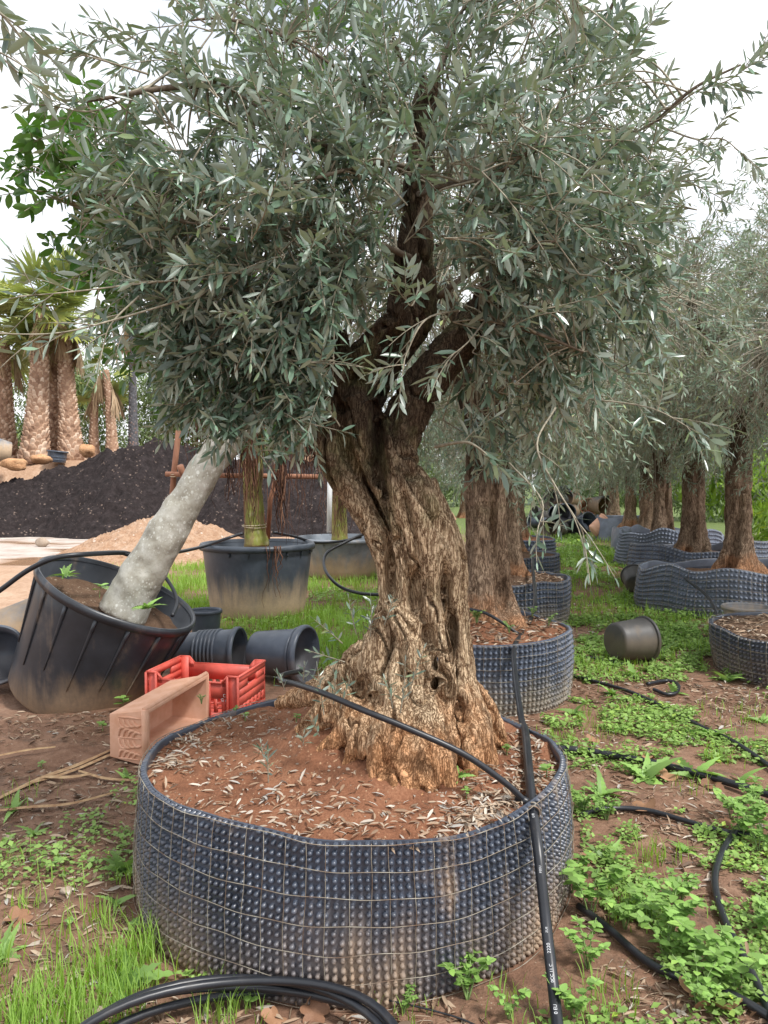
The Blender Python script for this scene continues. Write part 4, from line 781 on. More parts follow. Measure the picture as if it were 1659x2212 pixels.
# ------------------------------------------------------------------ pots
def Rz(d):
    z = unit(np.asarray(d, float)); x_ = unit(np.cross([0.02, 1, 0.03], z)); return np.stack([x_, np.cross(z, x_), z], 1)
def pot_obj(name, label, origin, axis, H, Rt, Rb, mat, soil=None, ribs=0, lip=(0.018, 0.05), group=None, sides=48, wob=0.0, seed=0, notch=0, soil_mat='pot_soil', turn=0.0, cat="pot", rings=()):
    Rm = Rz(axis); org = np.asarray(origin, float); o = thing(name, label, cat, org, group); MM = (Rm, org); w_ = 0.012 if Rt > 0.3 else 0.006
    wf = (lambda th: wob * np.sin(2 * th + seed) + wob * 0.5 * np.sin(5 * th + 2 * seed)) if wob else None
    c = min(0.03, Rb * 0.15); R = lambda z: Rb + (Rt - Rb) * z / H
    prof = [(0.0, 0.0), (Rb - c, 0.0), (Rb - c * 0.3, c * 0.3), (R(c), c)] + [(R(H * t), H * t) for t in (0.2, 0.4, 0.6, 0.8, 0.97)]
    m_ = MB(); lathe(m_, prof + [(R(H) - w_, H - 0.004), (R(H * 0.5) - w_, H * 0.5), (R(c) - w_, 0.03), (0, 0.03)], sides, MM, wob=wf); body = m_.build("body", M[mat], o, True)
    m_ = MB(); lw, lh = lip; lathe(m_, [(R(H - lh), H - lh), (R(H) + lw, H - lh), (R(H) + lw * 1.15, H - lh * 0.35), (R(H) + lw * 0.6, H + 0.004), (R(H) - w_ * 0.5, H + 0.004), (R(H) - w_ * 1.4, H - lh * 0.5)], sides, MM, wob=wf); m_.build("rim", M[mat], o, True)
    for z_ in rings:
        m_ = MB(); lathe(m_, [(R(z_), z_ - 0.012), (R(z_) + 0.012, z_ - 0.008), (R(z_) + 0.012, z_ + 0.006), (R(z_), z_ + 0.01)], sides, MM, wob=wf); m_.build("nested_rim", M[mat], body, True)
    for k in range(ribs):
        a = turn + k * 2 * pi / ribs; n_ = 8; zz = np.linspace(H * (0.38 if k % 2 else 0.30), H - lip[1], n_); rr = R(zz) * (1 + (wf(np.array([a]))[0] if wf else 0)) + 0.004
        P_ = np.stack([rr * cos(a), rr * sin(a), zz], 1) @ Rm.T + org; m_ = MB(); tube(m_, P_, np.linspace(0.004, 0.017, n_), 5); m_.build("rib", M[mat], body, True)
    for k in range(notch):
        a = turn + 0.35 * k - 1.9; p = np.array([(R(H - lip[1]) + 0.008) * cos(a), (R(H - lip[1]) + 0.008) * sin(a), H - lip[1] - 0.03]) @ Rm.T + org; m_ = MB(); box(m_, p, (0.012, 0.02, 0.05), Rm); m_.build("lug", M[mat], body)
    if soil is not None:
        th, rr = np.meshgrid(np.linspace(0, 2 * pi, 49), np.linspace(0, 1, 14), indexing='ij'); zs = H * soil + 0.025 * noise2((rr * np.cos(th)).ravel() + seed, (rr * np.sin(th)).ravel(), 4, 3, 5).reshape(th.shape)
        Rs = (R(H * soil) - w_ * 0.8) * rr * (1 + (wf(th) if wf else 0)); V = np.stack([Rs * np.cos(th), Rs * np.sin(th), zs], 2) @ Rm.T + org; m_ = MB(); grid(m_, V[..., 0], V[..., 1], V[..., 2]); m_.build("soil", M[soil_mat], o, True)
    return o
ax = np.array([sin(radians(25)), -0.05, cos(radians(25))]); ax = ax / np.linalg.norm(ax); rimc = at(258, 1277, 5.62); LH = 0.90
LO = rimc - ax * LH
pot_obj("tree_pot", "big black pot tipped to one side holding the leaning grey trunk", LO, ax, LH, 0.585, 0.47, 'pot_black', 0.81, 16, (0.014, 0.055), None, 72, 0.012, 2, 0, 'ring_soil', 0.15)
U2 = np.array([-1.54, 9.25, 0.0]); pot_obj("tree_pot", "upright blue-black pot with dried mud below, mossy trunk inside", U2, (0, 0, 1), 0.86, 0.66, 0.56, 'pot_blue_black', 0.80, 0, (0.03, 0.07), None, 64, 0.006, 1, 9)
U3 = np.array([-0.72, 12.95, 0.0]); pot_obj("tree_pot", "wide low grey pot half hidden behind the olive trunk", U3, (0, 0, 1), 0.66, 0.78, 0.58, 'pot_grey', 0.82, 0, (0.03, 0.06), None, 56, 0.01, 4, 6)
pot_obj("empty_pot", "low black empty pot standing behind the lying pots", gnd(432, 1392) + [0, 0.25, 0], (0, 0, 1), 0.30, 0.155, 0.13, 'pot_lying', None, 0, (0.012, 0.03))
# lying pots by the crate
p = gnd(355, 1462); d = unit(np.array([1.0, -0.18, 0.02])); pot_obj("nested_pots", "stack of nested black pots lying on its side behind the red crate", [p[0], 6.35, 0.19], d, 0.62, 0.185, 0.13, 'pot_lying', None, 0, (0.014, 0.04), None, 48, rings=(0.27, 0.305, 0.34, 0.375, 0.41, 0.445))
p = at(548, 1430, 6.15); pot_obj("empty_pot", "large black pot lying open to the right behind the crate", [p[0], 6.2, 0.205], unit(np.array([0.93, -0.36, 0.03])), 0.48, 0.215, 0.165, 'pot_lying', None, 0, (0.02, 0.05), None, 56, rings=(0.40,))
# grey lying pots at the left edge
pot_obj("empty_pot", "grey shining pot lying behind the tipped pot at the left edge", [-3.35, 6.5, 0.27], unit(np.array([0.75, 0.6, 0.25])), 0.75, 0.25, 0.20, 'pot_grey', None, 0, (0.016, 0.04))
pot_obj("empty_pot", "second grey pot lying under the first at the left edge", [-3.2, 6.2, 0.17], unit(np.array([0.9, 0.1, 0.0])), 0.6, 0.2, 0.17, 'pot_grey', None, 0, (0.016, 0.04))
pot_obj("empty_pot", "open black pot at the left frame edge facing the viewer", [-3.0, 5.95, 0.22], unit(np.array([0.25, -0.9, 0.25])), 0.32, 0.21, 0.16, 'pot_lying', None, 0, (0.016, 0.04))
# the buckets along the path
pot_obj("bucket", "dusty black bucket lying on its side on the path", [2.03, 6.66, 0.195], unit(np.array([0.93, 0.36, -0.02])), 0.345, 0.195, 0.16, 'pot_dusty', None, 0, (0.012, 0.025), None, 56)
pot_obj("bucket", "small black bucket lying against the second bubbled ring, nearer one", [3.50, 10.55, 0.17], unit(np.array([0.25, 0.95, 0.25])), 0.34, 0.17, 0.13, 'pot_dusty', None, 0, (0.012, 0.025))
pot_obj("bucket", "small black bucket lying behind its twin at the second ring", [3.68, 11.0, 0.17], unit(np.array([0.5, 0.85, 0.3])), 0.34, 0.17, 0.13, 'pot_lying', None, 0, (0.012, 0.025))
pot_obj("bucket", "tan-stained bucket standing behind the frame edge container", [3.62, 7.55, 0.0], (0, 0, 1), 0.36, 0.22, 0.16, 'pot_grey', None, 0, (0.016, 0.03))
# pots on the bank by the palms
b0 = at(30, 975, 26.6); pot_obj("empty_pot", "large blue-grey pot lying on the bank by the palm feet", [b0[0] - 0.1, 26.6, b0[2] - 0.05], unit(np.array([-0.85, -0.5, 0.12])), 0.85, 0.55, 0.36, 'pot_grey', None, 0, (0.03, 0.06))
b0 = at(122, 978, 27.4); pot_obj("empty_pot", "dark blue ribbed pot on the bank between palm feet", [b0[0], 27.4, 2.3], (0.1, 0, 1), 0.42, 0.34, 0.3, 'pot_lying', None, 0, (0.03, 0.06), rings=(0.1, 0.2))
# the far heap of pots at the end of the path
r = np.random.default_rng(88); mats = ['pot_lying', 'pot_black', 'pot_dusty', 'pot_lying']
for k in range(44):
    Y = r.uniform(21, 30); xd = r.uniform(1160, 1282); c_ = [(xd - 829.5) / F * Y, Y, 0]; s_ = r.uniform(0.9, 1.6); c_[2] = 0.18 * s_ + (0 if k < 24 else r.uniform(0.3, 0.75))
    terr = k % 7 == 3
    pot_obj("nursery_pot", "small terracotta pot in the far heap at the path's end" if terr else "small black pot in the far heap at the path's end", [c_[0], Y, max(0.14, c_[2])], unit(np.array([r.normal(), r.normal() * 0.6 - 0.5, 0.3 * r.normal()])), 0.42 * s_, 0.22 * s_, 0.16 * s_, 'terracotta' if terr else mats[k % 4], None, 0, (0.012, 0.04), "terracotta pots in the far heap" if terr else "black pots in the far heap", 18)

# ------------------------------------------------------------------ the ficus trees
def ficus(label, path, rad, lob, seed, mat, roots=(), leaf=0.14, nleaf=0, org=None):
    P_ = spline([at(*p) for p in path], 8); o = thing("ficus_tree", label, "tree", P_[0]); mbt = MB(); tube(mbt, P_, np.interp(np.linspace(0, 1, len(P_)), np.linspace(0, 1, len(rad)), rad), 20)
    f = Foliage(seed); r = f.r
    v, q, nr = remesh(mbt, 0.018, 2); v = v + nr * (0.012 * fbm(v * 7, 3, seed) + 0.012 * fbm(v * 2.5, 2, seed + 3))[:, None]; m_ = MB(); m_.add(v, q); m_.build("trunk", M[mat], o, True)
    for (x_, y_, Y_, R_, n_) in lob:
        c_ = at(x_, y_, Y_); j = int(len(P_) * 0.75) + int(r.integers(0, len(P_) // 4)); B_ = spline([P_[min(j, len(P_) - 1)], (P_[-1] + c_) / 2 + [0, 0, 0.1], c_], 5); m_ = MB(); tube(m_, B_, np.linspace(0.05, 0.012, len(B_)), 7); m_.build("branch", M[mat], o, True)
        for k in range(n_):
            d = unit(r.normal(size=3)); p = c_ + d * R_ * r.random() ** 0.45; dd = unit(d * 0.7 + 0.5 * r.normal(size=3) + [0, 0, 0.2]); i = int(r.integers(len(B_) // 2, len(B_)))
            tube(f.tw, np.array([B_[i], (B_[i] + p) / 2, p]), [0.010, 0.007, 0.005], 4, 0.5, False); f.shoot(p, dd, r.uniform(0.15, 0.28), 9, leaf * r.uniform(0.85, 1.15), 0.1, 0.005, 1.0)
    finish_foliage(f, o, T_FICUS, 'ficus_leaf', 'ficus_leaf_single', nleaf, wj=0.12)
    if roots:
        m_ = MB()
        for (x_, y0, y1, Y_, w_, n_, rr) in roots:
            for k in range(n_):
                xx = x_ + w_ * r.normal() * 0.5; yb = y0 + (y1 - y0) * r.uniform(0.35, 1.0); n2 = 9; t = np.linspace(0, 1, n2); pts = np.array([at(xx + 7 * vnoise(np.array([[a * 3 + k * 1.7, k, 0.5]]), k)[0] + (4 * r.normal() * a), y0 + (yb - y0) * a, Y_ + 0.03 * r.normal()) for a in t])
                tube(m_, pts, np.linspace(rr * r.uniform(0.7, 1.4), rr * 0.35, n2), 4, r.random())
        tag(m_.build("aerial_root_cluster", M['aerial_root'], o, True), kind='stuff')
    return o
ficus("leaning ficus with smooth grey lichened trunk in the tipped pot", [(262, 1330, 5.62), (292, 1270, 5.63), (345, 1180, 5.65), (400, 1085, 5.68), (452, 1003, 5.72), (505, 930, 5.78), (560, 840, 5.9), (600, 740, 6.05)], [0.185, 0.165, 0.146, 0.137, 0.130, 0.124, 0.10, 0.075],
      [(190, 360, 5.7, .42, 26), (130, 390, 5.6, .26, 12), (260, 480, 5.8, .40, 28), (230, 540, 5.8, .3, 16), (300, 640, 5.8, .36, 26), (350, 730, 5.9, .32, 20), (420, 820, 5.9, .3, 18), (300, 420, 6.2, .4, 22), (430, 560, 6.2, .5, 26), (420, 700, 6.2, .4, 24), (520, 820, 6.2, .35, 20), (600, 880, 6.3, .26, 12), (560, 660, 6.4, .5, 26), (180, 300, 5.8, .25, 9), (200, 400, 5.4, .30, 18), (250, 560, 5.5, .22, 10), (330, 700, 5.5, .22, 12), (700, 150, 6.3, .5, 16), (870, 430, 6.4, .4, 14)], 71, 'ficus_grey_bark',
      [(455, 860, 1010, 5.95, 26, 46, 0.007), (500, 930, 1100, 5.95, 40, 40, 0.005), (430, 900, 1010, 6.0, 30, 14, 0.004)], nleaf=220)
ficus("ficus with yellow-green mossy trunk in the upright pot", [(553, 1180, 9.25), (550, 1120, 9.25), (546, 1040, 9.25), (543, 960, 9.25), (548, 860, 9.3), (560, 760, 9.4)], [0.15, 0.128, 0.122, 0.125, 0.12, 0.09],
      [(520, 850, 9.2, .5, 16), (620, 860, 9.3, .5, 16), (580, 760, 9.4, .7, 20)], 72, 'ficus_moss_bark', [(540, 900, 1165, 9.1, 34, 50, 0.007), (605, 930, 1160, 9.0, 14, 40, 0.011), (665, 900, 1030, 9.0, 34, 60, 0.009), (680, 900, 1010, 9.0, 10, 24, 0.014), (640, 920, 1180, 9.0, 60, 34, 0.005), (575, 1180, 1340, 8.56, 16, 3, 0.004), (596, 1180, 1300, 8.56, 10, 6, 0.006)])
ficus("ficus with mossy trunk in the wide grey pot by the white pole", [(735, 1185, 12.95), (733, 1130, 12.95), (732, 1060, 12.95), (735, 980, 12.95), (740, 880, 13.0)], [0.15, 0.13, 0.125, 0.12, 0.1],
      [(700, 900, 12.9, .6, 14), (780, 900, 13, .6, 12)], 73, 'ficus_moss_bark', [(743, 960, 1165, 12.75, 14, 26, 0.011), (715, 960, 1165, 12.6, 60, 34, 0.006), (770, 980, 1130, 12.6, 30, 18, 0.006)])

# stakes that prop the ficus
def stick(name, label, cat, pts, r0, mat, group=None, sides=9):
    P_ = np.array([at(*p) for p in pts]); m_ = MB(); tube(m_, P_, r0, sides); return tag(m_.build(name, M[mat], None, True, origin=P_[0]), label, cat, group)
G4 = "stakes round the mossy ficus"
stick("wooden_stake", "brown upright stake against the compost, left of the leaning trunk", "stake", [(367, 1140, 9.6), (376, 1020, 9.6), (386, 930, 9.6)], 0.036, 'stake_wood', G4)
stick("wooden_stake", "brown crossbar tied between the ficus stakes", "stake", [(358, 1024, 9.55), (480, 1027, 9.52), (690, 1030, 9.5)], 0.032, 'stake_wood', G4)
stick("wooden_stake", "thin brown stake in the mossy ficus pot, slanting right", "stake", [(578, 1165, 9.5), (584, 1080, 9.5), (602, 1010, 9.5)], 0.03, 'stake_wood', G4)
stick("wooden_stake", "dark short stake leaning on the mossy ficus", "stake", [(572, 1165, 9.35), (562, 1080, 9.35)], 0.034, 'stake_wood', G4)
stick("wooden_stake", "stub of a stake poking out beside the leaning trunk", "stake", [(400, 1040, 9.4), (389, 1006, 9.3)], 0.042, 'stake_wood', G4)
stick("white_pole", "white upright pole beside the farther mossy ficus", "pole", [(711, 1150, 12.4), (713, 1000, 12.4)], 0.042, 'white_paint')
def tie(label, c, R_, axis, mat='string'):
    Rm = Rz(axis); m_ = MB()
    for k in range(2):
        th = np.linspace(0, 2 * pi, 24, endpoint=False); P_ = np.stack([R_ * np.cos(th), R_ * np.sin(th), 0.02 * (k - 1) + 0.015 * np.sin(th + k)], 1) @ Rm.T + c; tube(m_, P_, 0.0045, 5, closed=True)
    tag(m_.build("string_tie", M[mat], None, True, origin=c), label, "string")
tie("pale string lashing where the stakes cross", at(376, 1024, 9.57), 0.055, (0.1, 0, 1)); tie("string tied round the mossy ficus trunk", at(550, 1133, 9.25), 0.142, (0.05, 0, 1))
# ------------------------------------------------------------------ red crate
A0, B0 = np.array([-1.595, 5.06, 0.0]), np.array([-0.951, 4.915, 0.0]); ux = unit(B0 - A0); uy = np.array([-ux[1], ux[0], 0.0]); LX, LY, HC = 0.66, 0.47, 0.325
gz = hz(-1.2, 5.2); crate = thing("plastic_crate", "red plastic harvest crate with slotted walls behind the near container", "crate", A0 + [0, 0, gz]); CR = np.stack([ux, uy, [0, 0, 1]], 1)
def cw(p): return np.asarray(p, float) @ CR.T + A0 + [0, 0, gz]
def cbox(mb, c, s): box(mb, cw(c), s, CR)
t_ = 0.016
for sidey, nm in ((0.0, 0), (LY - t_, 1)):                     # long walls: raised corners, dipped middle, slots between slats
    m_ = MB(); yc = sidey + t_ / 2
    for x0, s, (xa, xb) in ((0.075, 1, (0, 0.075)), (LX - 0.075, -1, (LX - 0.075, LX))):                # corner with sloping shoulder
        m_ = MB(); cbox(m_, ((xa + xb) / 2, yc, HC / 2), (xb - xa, t_, HC))
        v = np.array([[x0, yc - t_ / 2, HC - 0.07], [x0, yc + t_ / 2, HC - 0.07], [x0, yc - t_ / 2, HC], [x0, yc + t_ / 2, HC], [x0 + s * 0.04, yc - t_ / 2, HC - 0.07], [x0 + s * 0.04, yc + t_ / 2, HC - 0.07], [x0 + s * 0.04, yc - t_ / 2, HC - 0.042], [x0 + s * 0.04, yc + t_ / 2, HC - 0.042]])
        m_.add(cw(v), np.array([[0, 1, 3, 2], [4, 6, 7, 5], [0, 4, 5, 1], [2, 3, 7, 6], [0, 2, 6, 4], [1, 5, 7, 3]]))
        m_.build("wall_corner", M['red_plastic'], crate)
    m_ = MB(); cbox(m_, (LX / 2, yc, 0.2275), (LX - 0.15, t_, 0.105)); cbox(m_, (LX / 2, yc, 0.04), (LX - 0.15, t_, 0.08)); m_.build("wall_band", M['red_plastic'], crate)
    for z_ in (0.1125, 0.1425):
        m_ = MB(); cbox(m_, (LX / 2, yc, z_), (LX - 0.15, t_ * 0.8, 0.012)); m_.build("slat", M['red_plastic'], crate)
    for k in range(9):
        m_ = MB(); cbox(m_, (0.105 + k * 0.056, yc, 0.1275), (0.024, t_ * 0.9, 0.095)); m_.build("bar", M['red_plastic'], crate)
for sidex in (0.0, LX - t_):                                    # short walls with a hand hole
    m_ = MB(); xc = sidex + t_ / 2
    cbox(m_, (xc, LY / 2, HC - 0.02), (t_ * 1.02, LY, 0.04)); cbox(m_, (xc, LY / 2, 0.03), (t_ * 1.02, LY, 0.06))
    for y0, y1 in ((0, 0.155), (LY - 0.155, LY)): cbox(m_, (xc, (y0 + y1) / 2, HC - 0.065), (t_ * 0.98, y1 - y0, 0.052))
    cbox(m_, (xc, LY / 2, HC - 0.115), (t_, LY, 0.05)); m_.build("wall_band", M['red_plastic'], crate)
    cbm = MB(); cbox(cbm, (xc, LY / 2, 0.165), (t_ * 0.96, LY, 0.07)); cbm.build('wall_band', M['red_plastic'], crate)
    for z_ in (0.085, 0.112):
        m_ = MB(); cbox(m_, (xc, LY / 2, z_), (t_ * 0.8, LY, 0.012)); m_.build("slat", M['red_plastic'], crate)
    for k in range(7):
        m_ = MB(); cbox(m_, (xc, 0.04 + k * (LY - 0.08) / 6, 0.095), (t_ * 0.9, 0.036, 0.08)); m_.build("bar", M['red_plastic'], crate)
for x_ in (0.0, 0.073, 0.2, LX - 0.2, LX - 0.073, LX):                      # outer ribs and lip
    m_ = MB(); hh = HC if x_ in (0.0, LX, 0.073, LX - 0.073) else HC - 0.05; cbox(m_, (x_, -0.008, hh / 2), (0.012, 0.018, hh)); m_.build("rib", M['red_plastic'], crate)
m_ = MB()
for a_, b_ in (((0, 0, HC), (0.075, 0, HC)), ((0.075, 0, HC), (0.115, 0, HC - 0.045)), ((0.115, 0, HC - 0.045), (LX - 0.115, 0, HC - 0.045)), ((LX - 0.115, 0, HC - 0.045), (LX - 0.075, 0, HC)), ((LX - 0.075, 0, HC), (LX, 0, HC)), ((LX, 0, HC), (LX, LY, HC)), ((LX, LY, HC), (LX - 0.075, LY, HC)), ((LX - 0.075, LY, HC), (LX - 0.115, LY, HC - 0.045)), ((LX - 0.115, LY, HC - 0.045), (0.115, LY, HC - 0.045)), ((0.115, LY, HC - 0.045), (0.075, LY, HC)), ((0.075, LY, HC), (0, LY, HC)), ((0, LY, HC), (0, 0, HC))):
    tube(m_, [cw(a_), cw(b_)], 0.0085, 6)
m_.build("lip", M['red_plastic'], crate, True)
m_ = MB(); cbox(m_, (LX / 2, LY / 2, 0.012), (LX - 0.03, LY - 0.03, 0.014)); m_.build("floor_panel", M['red_plastic'], crate)
def lettering(txt, parent, p, xdir, ydir, size, mat='white_print'):
    c = bpy.data.curves.new("lettering", 'FONT'); c.body = txt; c.size = size; c.extrude = 0.0004; c.align_x = 'CENTER'; c.align_y = 'CENTER'
    tmp = bpy.data.objects.new("tmp", c); COL.objects.link(tmp); me = bpy.data.meshes.new_from_object(tmp.evaluated_get(bpy.context.evaluated_depsgraph_get())); bpy.data.objects.remove(tmp); me.materials.clear(); me.materials.append(M[mat])
    ob = bpy.data.objects.new("lettering", me); COL.objects.link(ob); ob.parent = parent
    from mathutils import Matrix
    x_ = unit(xdir); y_ = unit(np.asarray(ydir) - x_ * (np.asarray(ydir) @ x_)); z_ = np.cross(x_, y_)
    ob.matrix_basis = Matrix.Translation(Vector(np.asarray(p) - WO[parent.name])) @ Matrix([list(map(float, q_)) for q_ in np.stack([x_, y_, z_], 1)]).to_4x4(); return ob
lettering("C\nG A", crate, cw((0.565, -0.010, 0.185)), ux, (0, 0, 1), 0.03)

# ------------------------------------------------------------------ terracotta trough on its side
n0 = at(326, 1538, 4.2); f0 = at(448, 1457, 4.86); tu = unit(np.array([f0[0] - n0[0], f0[1] - n0[1], 0.02])); tw_ = np.array([-tu[1], tu[0], 0.0]); TL = 0.74
O0 = np.array([n0[0] - 0.02, n0[1], hz(n0[0], n0[1]) + 0.005]); trough = thing("terracotta_trough", "terracotta planter trough with leaf relief lying on its side", "planter", O0)
def tp(a, b, c): return O0 + tu * a + tw_ * b + np.array([0, 0, 1.0]) * c
hO, hB, dB = 0.325, 0.25, 0.262                        # opening height, bottom height, depth
def ring_(a0, b_, inset): f = b_ / dB; h = hO + (hB - hO) * f; return [(a0 + inset, b_, (hO - h) * 0.35 + inset), (TL - a0 - inset, b_, (hO - h) * 0.35 + inset), (TL - a0 - inset, b_, (hO - h) * 0.35 + h - inset), (a0 + inset, b_, (hO - h) * 0.35 + h - inset)]
R1, R2 = ring_(0, 0, 0), ring_(0.03, dB, 0); R3, R4 = ring_(0, 0, 0.026), ring_(0.03, dB - 0.025, 0.024)
V = np.array([tp(*q_) for q_ in R1 + R2 + R3 + R4]); Fq = []
for i in range(4): j = (i + 1) % 4; Fq += [[i, j, 4 + j, 4 + i], [j, i, 8 + i, 8 + j], [8 + i, 12 + i, 12 + j, 8 + j]]
Fq += [[4, 5, 6, 7], [15, 14, 13, 12]]
m_ = MB(); m_.add(V, np.array(Fq)); body = m_.build("body", M['terracotta'], trough)
bv = body.modifiers.new("b", 'BEVEL'); bv.width = 0.006; bv.segments = 2
m_ = MB()                                                # rim band round the opening
for (a_, b_) in ((0, 1), (1, 2), (2, 3), (3, 0)):
    p_, q_ = np.array(R1[a_]), np.array(R1[b_]); tube(m_, [tp(*(p_ + [0, 0.018, 0])), tp(*(q_ + [0, 0.018, 0]))], 0.018, 6)
m_.build("rim", M['terracotta'], trough, True)
def relief(a, s0, c0, s1, c1, bend, r_):                # curled leaf lobe on the end wall: s along depth, c up
    t = np.linspace(0, 1, 8); s = s0 + (s1 - s0) * t + bend * np.sin(pi * t) * (c1 - c0); c = c0 + (c1 - c0) * t - bend * np.sin(pi * t) * (s1 - s0)
    P_ = np.array([tp(0.03 * (1 - 0) * (dB - s_) / dB * 0 + 0.030 * s_ / dB - 0.001, s_, c_) for s_, c_ in zip(s, c)]); m_ = MB(); tube(m_, P_, r_ * np.sin(pi * (0.12 + 0.80 * t)) ** 0.7, 6); m_.build("relief_lobe", M['terracotta'], trough, True)
for (cc, sc_) in ((0.150, 1.0), (0.265, 0.9), (0.03, 0.8)):
    relief(0, 0.195, cc, 0.045, cc + 0.004, 0.02, 0.007)
    for k in range(4):
        s0 = 0.195 - k * 0.032
        for sg in (1, -1):
            ce = cc + sg * (0.058 - 0.009 * k) * sc_
            if 0.02 < ce < 0.275: relief(0, s0, cc + sg * 0.008, s0 - 0.060, ce, 0.35 * sg, 0.0105)

# ------------------------------------------------------------------ hoses
HT = {}
def hose(label, pts, r, sides=10, n=8, ground=False, name="black_hose", parts=None, group=None):
    P_ = spline(pts, n); o = thing(name, label, "hose", P_[0], group); m_ = MB(); tube(m_, P_, r, sides); o_t = m_.build("tube", M['hose'], o, True); HT[label] = o_t; return o, P_
zs = lambda x_, y_: float(soil_main(np.array([x_]), np.array([y_]))[0])
rimp = at(1148, 1738, 2.61)
main_pts = [at(1150, 1190, 9.6), at(1152, 1240, 8.3), at(1156, 1300, 6.9), at(1140, 1352, 5.95), at(1112, 1395, 5.18), at(1112, 1450, 4.75), at(1126, 1550, 4.1), at(1134, 1640, 3.35), at(1142, 1700, 2.82), at(1150, 1745, 2.58), at(1163, 1840, 2.42), at(1180, 2000, 2.30), at(1196, 2140, 2.18), at(1212, 2290, 2.0), at(1225, 2420, 1.85)]
for i in (7, 8): main_pts[i][2] = max(main_pts[i][2], zs(main_pts[i][0], main_pts[i][1]) + 0.02)
hm, HP = hose("thick black irrigation pipe running over the container rims towards the viewer", main_pts, 0.0175, 14, 10)
teec = at(1149, 1738, 2.60); hd = unit(at(1156, 1790, 2.49) - at(1145, 1700, 2.78)); m_ = MB(); tube(m_, [teec - hd * 0.045, teec + hd * 0.05], 0.0215, 12); tube(m_, [teec - hd * 0.045, teec - hd * 0.033], 0.025, 12); tube(m_, [teec + hd * 0.036, teec + hd * 0.05], 0.025, 12)
side_d = unit(at(1118, 1722, 2.62) - teec); tube(m_, [teec, teec + side_d * 0.06], 0.0145, 10); tee = m_.build("tee_connector", M['hose'], hm, True)
for s_ in (0.030, 0.056):
    th = np.linspace(0, 2 * pi, 20, endpoint=False); Rm = Rz(hd); m_ = MB(); tube(m_, np.stack([0.0235 * np.cos(th), 0.0235 * np.sin(th), 0 * th], 1) @ Rm.T + teec + hd * s_, 0.003, 5, closed=True); m_.build("clamp", M['wire'], tee, True)
for (xd, yd, Yd, txt, sz) in [(1186, 2050, 2.262, "2220", 0.014), (1181, 2010, 2.29, "ZUE", 0.009), (1192, 2105, 2.21, "0CC 11 C", 0.012), (1167, 1880, 2.39, "FEEU", 0.010), (1153, 1763, 2.52, "U 8", 0.012), (1203, 2190, 2.125, "0 EU", 0.014)]:
    p = at(xd, yd, Yd); i = int(np.argmin(((HP - p) ** 2).sum(1))); T_ = unit(HP[min(i + 1, len(HP) - 1)] - HP[i - 1]); c_ = HP[i] + T_ * ((p - HP[i]) @ T_); view = unit(np.array([0, 0, CAM_H]) - c_); nrm = unit(view - T_ * (view @ T_))
    lettering(txt, hm.children[0], c_ + nrm * 0.0182, -T_, np.cross(nrm, -T_), sz)
branch_pts = [teec + side_d * 0.03, at(1090, 1690, 2.60), at(1000, 1628, 2.60), at(880, 1573, 2.62), at(780, 1532, 2.66), at(700, 1498, 2.78), at(640, 1478, 2.95), at(608, 1470, 3.05), at(612, 1458, 3.16), at(650, 1450, 3.3)]
hb, _ = hose("thin black hose crossing the trunk foot from the tee", branch_pts, 0.0112, 12, 10)
def ghose(label, pts, r, z=None, group="hoses on the ground"):
    Q = []
    for k, (x_, y_) in enumerate(pts): p = gnd(x_, y_); p[2] = hz(p[0], p[1]) + r * 1.3 + 0.006; Q.append(p)
    return hose(label, Q, r, 9, 8, group=group)
ghose("short black hose between second container and lying bucket", [(1215, 1415), (1260, 1424), (1310, 1432), (1345, 1440)], 0.013)
ghose("black hose slanting across the middle of the path", [(1225, 1462), (1290, 1478), (1360, 1500), (1440, 1535), (1510, 1572), (1590, 1610), (1700, 1690)], 0.014)
ghose("short hooked piece of black hose in the middle of the path", [(1398, 1485), (1440, 1475), (1464, 1485), (1462, 1502), (1440, 1506), (1412, 1497)], 0.014)
ghose("thick stub of black pipe end beside the near container", [(1165, 1625), (1205, 1627), (1248, 1631)], 0.022)
ghose("thick black pipe running to the right frame edge", [(1270, 1632), (1350, 1645), (1420, 1660), (1500, 1682), (1580, 1705), (1720, 1745)], 0.02)
ghose("thin black hose end curving below the thick pipe", [(1255, 1772), (1285, 1760), (1330, 1753), (1400, 1760), (1480, 1782), (1560, 1803), (1640, 1812)], 0.0125)
ghose("black hose running down beside the nettles to the corner", [(1600, 1790), (1562, 1845), (1544, 1910), (1562, 1990), (1600, 2070), (1650, 2180), (1690, 2280)], 0.0145)
ghose("black hose lying under the nettles towards the bottom corner", [(1250, 1970), (1310, 2020), (1400, 2092), (1480, 2135), (1580, 2170), (1720, 2250)], 0.0135)
# the coil of hose at the viewer's feet
cp = []; r = np.random.default_rng(5)
for k in range(90):
    a = k / 90 * 2 * pi * 3.4 + 1.0; R_ = 0.43 + 0.045 * sin(a * 0.9) + 0.02 * sin(a * 2.3); cp.append([-0.36 + R_ * 1.12 * cos(a), 1.83 + R_ * sin(a) * 0.98, 0.035 + 0.024 * (k / 90 * 3.4) + 0.012 * sin(a * 3)])
hose("coil of black hose at the foot of the nearest container", cp, 0.0125, 10, 2)
hose("thin pale drip line lying at the container foot", [gnd(840, 2175) + [0, 0, .02], gnd(930, 2190) + [0, 0, .012], gnd(1010, 2215) + [0, 0, .012], gnd(1090, 2260) + [0, 0, .012]], 0.003, 6)
